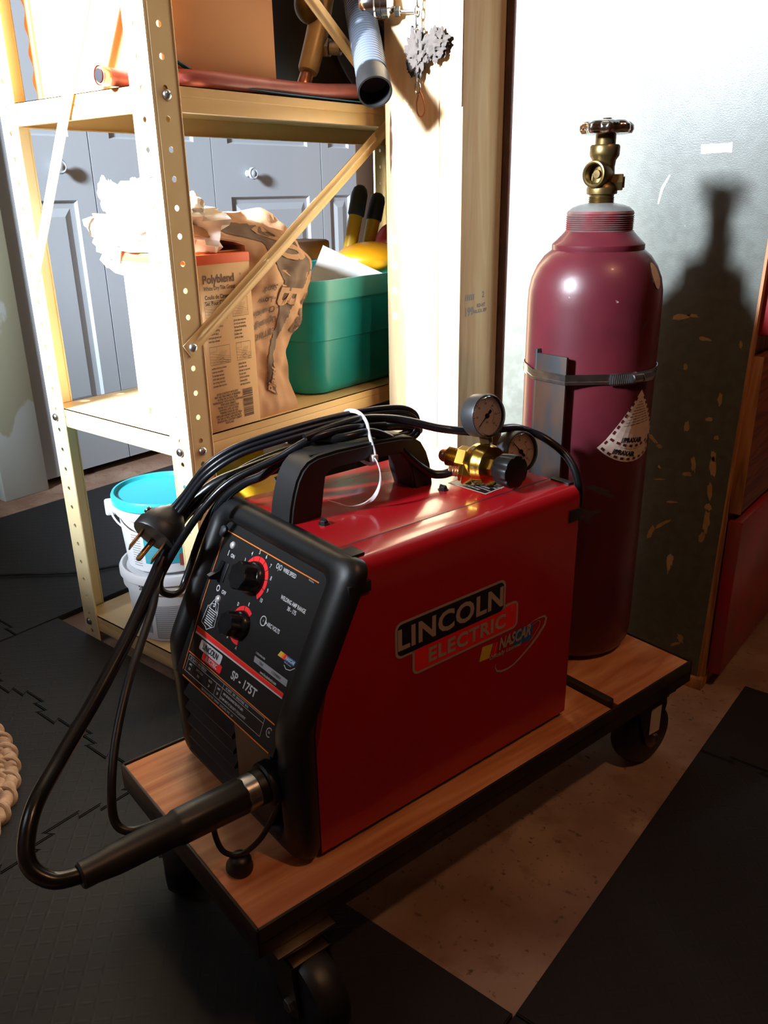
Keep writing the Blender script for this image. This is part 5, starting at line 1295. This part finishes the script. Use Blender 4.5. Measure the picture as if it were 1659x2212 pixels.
st_ = [(-.018, .030, 1.026), (-.018, .060, 1.010), (-.019, .095, .9975), (-.020, .14, .990), (-.02, .20, .9885)]
q = MB().tube([V((-.0245, .028, 1.030)), V((-.0245, .060, 1.012)), V((-.0245, .095, .9985)), V((-.024, .13, .9885)), V((-.006, .20, .9815)), V((-.004, .32, .9800)), V((-.004, .44, .9800)), V((-.006, .52, .980))], 1, prof=[(-.0065, -.0006), (.0065, -.0006), (.0065, .0006), (-.0065, .0006)], up=(0, 0, 1), n=6)
solid('blue_strap', q, bluep, 'flat blue strap running under the red hose on the upper shelf', 'strap', (-.01, .2, ZU))
dr = thing('utility_drum', 'large black drum lying behind the hose on the upper shelf', 'drum', (-.26, .72, ZU))
q = MB(); dc = V((-.26, .725, ZU + .205)); q.lathe([(.0001, -.12), (.16, -.12), (.19, -.11), (.2045, -.08), (.2045, .075), (.198, .085), (.188, .088), (.178, .083), (.06, .090), (.055, .100), (.0001, .100)], dc, (1, 0, 0), 72); part('drum_shell', q, darkdrum, dr)
fv = thing('brass_fitting', 'old brass valve fitting with a hex outlet standing on the upper shelf before the drum', 'fitting', (-.12, .43, ZU))
a, b, c = V((-.12, .410, ZU + .020)), V((-.12, .432, 1.040)), V((-.12, .470, 1.125)); d = (c - b).normalized()
q = MB(); q.lathe([(.010, -.005), (.0125, .0), (.0125, .030), (.010, .034)], V((-.12, .412, 1.004)), (b - V((-.12, .412, 1.004))).normalized(), 12); part('base_nut', q, copper, fv, 'dark threaded base')
q = MB(); q.lathe([(.0165, -.004), (.0185, .002), (.0190, .05), (.0200, .075), (.0170, .10), (.014, .14)], b, d, 24); part('valve_body', q, cream_cast, fv)
e0 = V((-.115, .466, 1.078)); de = V((.86, .42, -.1)).normalized(); q = MB(); q.hexnut(e0, e0 + de * .014, .0165); q.cyl(e0 + de * .014, e0 + de * .034, .0115, bev=.001); q.cyl(e0 + de * .034, e0 + de * .038, .006); part('outlet_nut', q, zinc, fv, 'bright hex outlet')
q = MB(); q.sphere((-.125, .446, 1.142), (.026, .026, .030), 24, 14); part('bonnet', q, dullbrass, fv)
ch = thing('steel_coupling', 'shiny steel pipe coupling mounted at the top of the pine post', 'coupling', (.05, .43, 1.10))
q = MB(); q.lathe([(.012, -.03), (.021, -.028), (.0245, -.018), (.0245, -.004), (.0225, -.002), (.0225, .006), (.0245, .008), (.0245, .018), (.018, .022), (.012, .026)], V((.047, .425, 1.118)), (.8, .45, 0), 32); part('coupling_body', q, chrome, ch)
q = MB(); q.hexnut(V((.072, .437, 1.106)), V((.080, .441, 1.106)), .008); q.cyl(V((.078, .440, 1.106)), V((.108, .447, 1.103)), .0028); part('coupling_bolt', q, zinc, ch)
# corrugated hose hanging
tubo = thing('corrugated_hose', 'grey ribbed plastic hose hanging down in front of the upper shelf', 'hose', (.03, .42, 1.0))
t0, t1 = wy(803, 160, .345), wy(770, -20, .46); d = (t1 - t0).normalized(); L = .34; pr_ = []
k = 0
while k * .0062 < L: pr_ += [(.0222, .0 + k * .0062), (.0252, .0016 + k * .0062), (.0252, .0036 + k * .0062), (.0222, .0052 + k * .0062)]; k += 1
q = MB(); q.lathe(pr_, t0, d, 36); part('ribbed_wall', q, corr, tubo)
q = MB(); q.lathe([(.0228, .006), (.0240, -.002), (.0262, -.012), (.0268, -.042), (.0268, -.044), (.0240, -.044), (.0235, -.012), (.0001, -.006)], t0, d, 40); part('hose_cuff', q, blk, tubo, 'smooth black cuff with open end')
# ---- lower shelf buckets --------------------------------------------------------
def bucket(c, z0, z1, r, lidmat, bm_, label, prints, bail=True):
    b = thing('plastic_bucket', label, 'bucket', (c[0], c[1], z0), group='stacked tile product buckets')
    q = MB(); H_ = z1 - z0; q.lathe([(.001, .0006), (r * .80, 0), (r * .83, .003), (r * .90, H_ * .72), (r * .955, H_ * .74), (r * .965, H_ * .9), (r * .93, H_ * .93)], (c[0], c[1], z0), (0, 0, 1), 72); part('bucket_wall', q, bm_, b)
    q = MB(); q.lathe([(r * .97, H_ * .86), (r * 1.0, H_ * .88), (r * 1.0, H_ * .965), (r * .975, H_), (r * .935, H_), (r * .91, H_ * .965), (r * .90, H_ * .955), (.001, H_ * .955)], (c[0], c[1], z0), (0, 0, 1), 72); part('bucket_lid', q, lidmat, b)
    ac = math.atan2(CAM.y - c[1], CAM.x - c[0])
    def wr(mb, off, zz, lift):
        def f(p):
            h = zz + p.y; rad = r * (.83 + .07 * (h - z0) / (H_ * .72)) + lift; t_ = ac + off + p.x / rad; return V((c[0] + rad * math.cos(t_), c[1] + rad * math.sin(t_), h))
        return mb.mapv(f)
    prints(b, wr, z0, H_)
    if bail:
        a = ac - R(86); e = V((c[0] + r * 1.0 * math.cos(a), c[1] + r * 1.0 * math.sin(a), z0 + H_ * .82)); q = MB(); T_ = Matrix.Translation(e) @ Matrix.Rotation(a, 4, 'Z'); q.box(-.012, .012, -.016, .016, -.012, .012, .004, T_); bl = part('bail_ear', q, bm_, b)
        pts = []
        for i in range(13):
            t_ = a + math.pi * i / 12 ; s_ = math.sin(math.pi * i / 12)
            pts.append(V((c[0] + (r * 1.03 + .004 * s_) * math.cos(t_), c[1] + (r * 1.03 + .004 * s_) * math.sin(t_), z0 + H_ * .82 - s_ * .035)))
        q = MB().tube(pts, .0018, 6, 3); part('bail_handle', q, bm_, b)
    return b
def strip(mb, x0, x1, y0, y1, n=10):
    for i in range(n): a, b_ = x0 + (x1 - x0) * i / n, x0 + (x1 - x0) * (i + 1) / n; mb.add([(a, y0, 0), (b_, y0, 0), (b_, y1, 0), (a, y1, 0)], [(0, 1, 2, 3)])
def pr_top(b, wr, z0, H_):
    q = MB(); strip(q, -.050, .020, -.022, .028); wr(q, 0, z0 + .042, .0006); part('print_panel', q, cyan_ink, b, 'cyan printed panel', 30, False)
    q = MB(); strip(q, .012, .040, -.028, -.004, 5); wr(q, 0, z0 + .042, .0008); part('print_panel', q, pinkhose, b, 'brown picture panel', 30, False)
    q = MB()
    q.text('EasyFix', (-.016, .0465, 0), (1, 0, 0), (0, 1, 0), .014, .0003, 'CENTER', .8, 0)
    wr(q, 0, z0 + .042, .0008); part('red_lettering', q, red_ink, b, None, 0, False)
    q = MB(); q.text('Dust Away', (-.012, .0355, 0), (1, 0, 0), (0, 1, 0), .0135, .0004, 'CENTER', .95, 0)
    for i in range(8): strip(q, -.046, .006, .020 - i * .005, .0215 - i * .005, 6)
    for i in range(14): strip(q, -.078, -.058, .036 - i * .005, .0375 - i * .005, 3)
    wr(q, 0, z0 + .042, .0009); part('text_lines', q, grey_ink, b, None, 0, False)
def pr_low(b, wr, z0, H_):
    q = MB(); strip(q, -.045, .005, -.040, .030); strip(q, .012, .06, -.040, .030); strip(q, -.078, -.055, -.03, .03, 4); wr(q, 0, z0 + .048, .0006); part('print_panel', q, grey_ink, b, 'grey printed text panels', 30, False)
    q = MB()
    for k in range(16):
        strip(q, -.043, .003, .0268 - k * .0042, .0280 - k * .0042, 6); strip(q, .014, .058, .0268 - k * .0042, .0280 - k * .0042, 6)
    wr(q, 0, z0 + .048, .0009); part('text_gaps', q, bucketg, b, None, 0, False)
    q = MB(); q.text('28 14:53', (-.052, .052, 0), (1, 0, 0), (0, 1, 0), .012, .0004, 'CENTER', .9, 0); wr(q, 0, z0 + .066, .0095); part('date_stamp', q, black_ink, b, 'stamped black digits', 0, False)
BC = (-.205, .088)
bucket(BC, ZL + .0003, .198, .098, bucketg, bucketg, 'lower grey white bucket on the bottom shelf, with grey print', pr_low, False)
bucket(BC, .1985, .338, .0955, cyan_lid, bucketw, 'upper white bucket with cyan lid stacked on the lower bucket', pr_top)
q = MB(); q.box(-.36, -.12, .215, .42, ZL + .001, .345, .02, seg=3); q.cyl((-.23, .32, .34), (-.23, .32, .375), .03); solid('yellow_jug', q, yellow_p, 'yellow plastic jug on the bottom shelf behind the cables', 'jug', (-.23, .36, ZL))
q = MB(); q.box(-.34, -.12, .53, .80, ZL + .001, .40, .012); solid('black_case', q, blk_soft, 'black tool case on the bottom shelf beside the yellow jug', 'case', (-.23, .66, ZL))

# ---- hanging things on the pine post -----------------------------------------
chn = thing('hanging_chain', 'short steel chain with a wire ring hanging on the pine post', 'chain', (.12, .44, 1.02))
for i in range(13):
    z = 1.155 - i * .0135; x = .118 + .002 * math.sin(i); T_ = Matrix.Translation((x, .437, z)) @ Matrix.Rotation(R(90 * (i % 2) + 20), 4, 'Z')
    q = MB(); q.tube([T_ @ V((.0042 * math.cos(a), 0, .0085 * math.sin(a))) for a in [2 * math.pi * k / 12 for k in range(12)]], .0014, 6, 0, closed=True); part('chain_link', q, zinc, chn)
q = MB(); q.tube([V((.118, .438, .983)), V((.114, .438, .970)), V((.1165, .438, .955)), V((.1240, .438, .950)), V((.1300, .438, .958)), V((.1275, .438, .975)), V((.120, .438, .990))], .0012, 6, 5); part('wire_ring', q, copper, chn)
q = crumple((.115, .439, 1.045), (.024, .010, .034), 21, .5, 22, 40, 28); solid('lint_clump', q, dust, 'dusty dark lint clump behind the chain on the pine post', 'dust clump', (.115, .446, 1.045), group=None)
q = crumple((.152, .440, 1.052), (.024, .010, .022), 31, .5, 22, 40, 28); solid('lint_clump', q, dust, 'dusty lint clump on the right side of the chain', 'dust clump', (.152, .446, 1.052))
swt = thing('hand_saw', 'toothed saw blade hanging against the pine post edge', 'saw', (.175, .447, 1.05))
pts = [(.168, 1.20)]; n = 26
for i in range(n): t_ = i / n; pts += [(.1580 + .0330 * t_, 1.085 - .124 * t_), (.1630 + .0330 * t_, 1.0835 - .124 * t_)]
pts += [(.1935, .9600), (.1962, .9620), (.197, 1.20)]
q = MB(); q.prism(pts, (0, .4485, 0), (1, 0, 0), (0, 0, 1), 0, .0009); part('saw_blade', q, sawsteel, swt, None, 0)
# ================================================================== LIGHT
def aim(o, target, up='Z'):
    d = V(target) - o.location; o.rotation_euler = d.to_track_quat('-Z', 'Y').to_euler()
l = bpy.data.lights.new('daylight', 'AREA'); l.shape = 'RECTANGLE'; l.size = .72; l.size_y = .45; l.energy = 1100; l.color = (.82, .91, 1.0)
lo = bpy.data.objects.new('window_daylight', l); COL.objects.link(lo); lo.location = (-.28, -2.6, 1.92); aim(lo, (.15, .4, .8))
l = bpy.data.lights.new('sunbeam', 'SPOT'); l.energy = 3500; l.spot_size = R(22.5); l.spot_blend = .65; l.shadow_soft_size = .022; l.color = (.95, .97, 1.0)
lo = bpy.data.objects.new('window_beam', l); COL.objects.link(lo); lo.location = (-.46, -2.6, 1.95); aim(lo, (-.19, .3, .88))
l = bpy.data.lights.new('bulb', 'POINT'); l.shadow_soft_size = .05; l.energy = 27; l.color = (1.0, .53, .27)
lo = bpy.data.objects.new('ceiling_bulb', l); COL.objects.link(lo); lo.location = (1.55, -.15, 2.2)
l = bpy.data.lights.new('cool_fill', 'AREA'); l.shape = 'RECTANGLE'; l.size = .68; l.size_y = .85; l.energy = 8; l.color = (.75, .87, 1.0)  # added weak cool fill at the window plane, lifts the shaded sides
lo = bpy.data.objects.new('cool_fill_lamp', l); COL.objects.link(lo); lo.location = (-.27, -1.62, 1.65); aim(lo, (-.1, .4, .7))
w = bpy.data.worlds.new('world'); SC.world = w; w.use_nodes = True
w.node_tree.nodes['Background'].inputs[0].default_value = (.6, .75, 1, 1); w.node_tree.nodes['Background'].inputs[1].default_value = .25
SC.view_settings.view_transform = 'Standard'; SC.view_settings.look = 'None'; SC.view_settings.exposure = 0; SC.view_settings.gamma = 1; SC.view_settings.use_curve_mapping = False
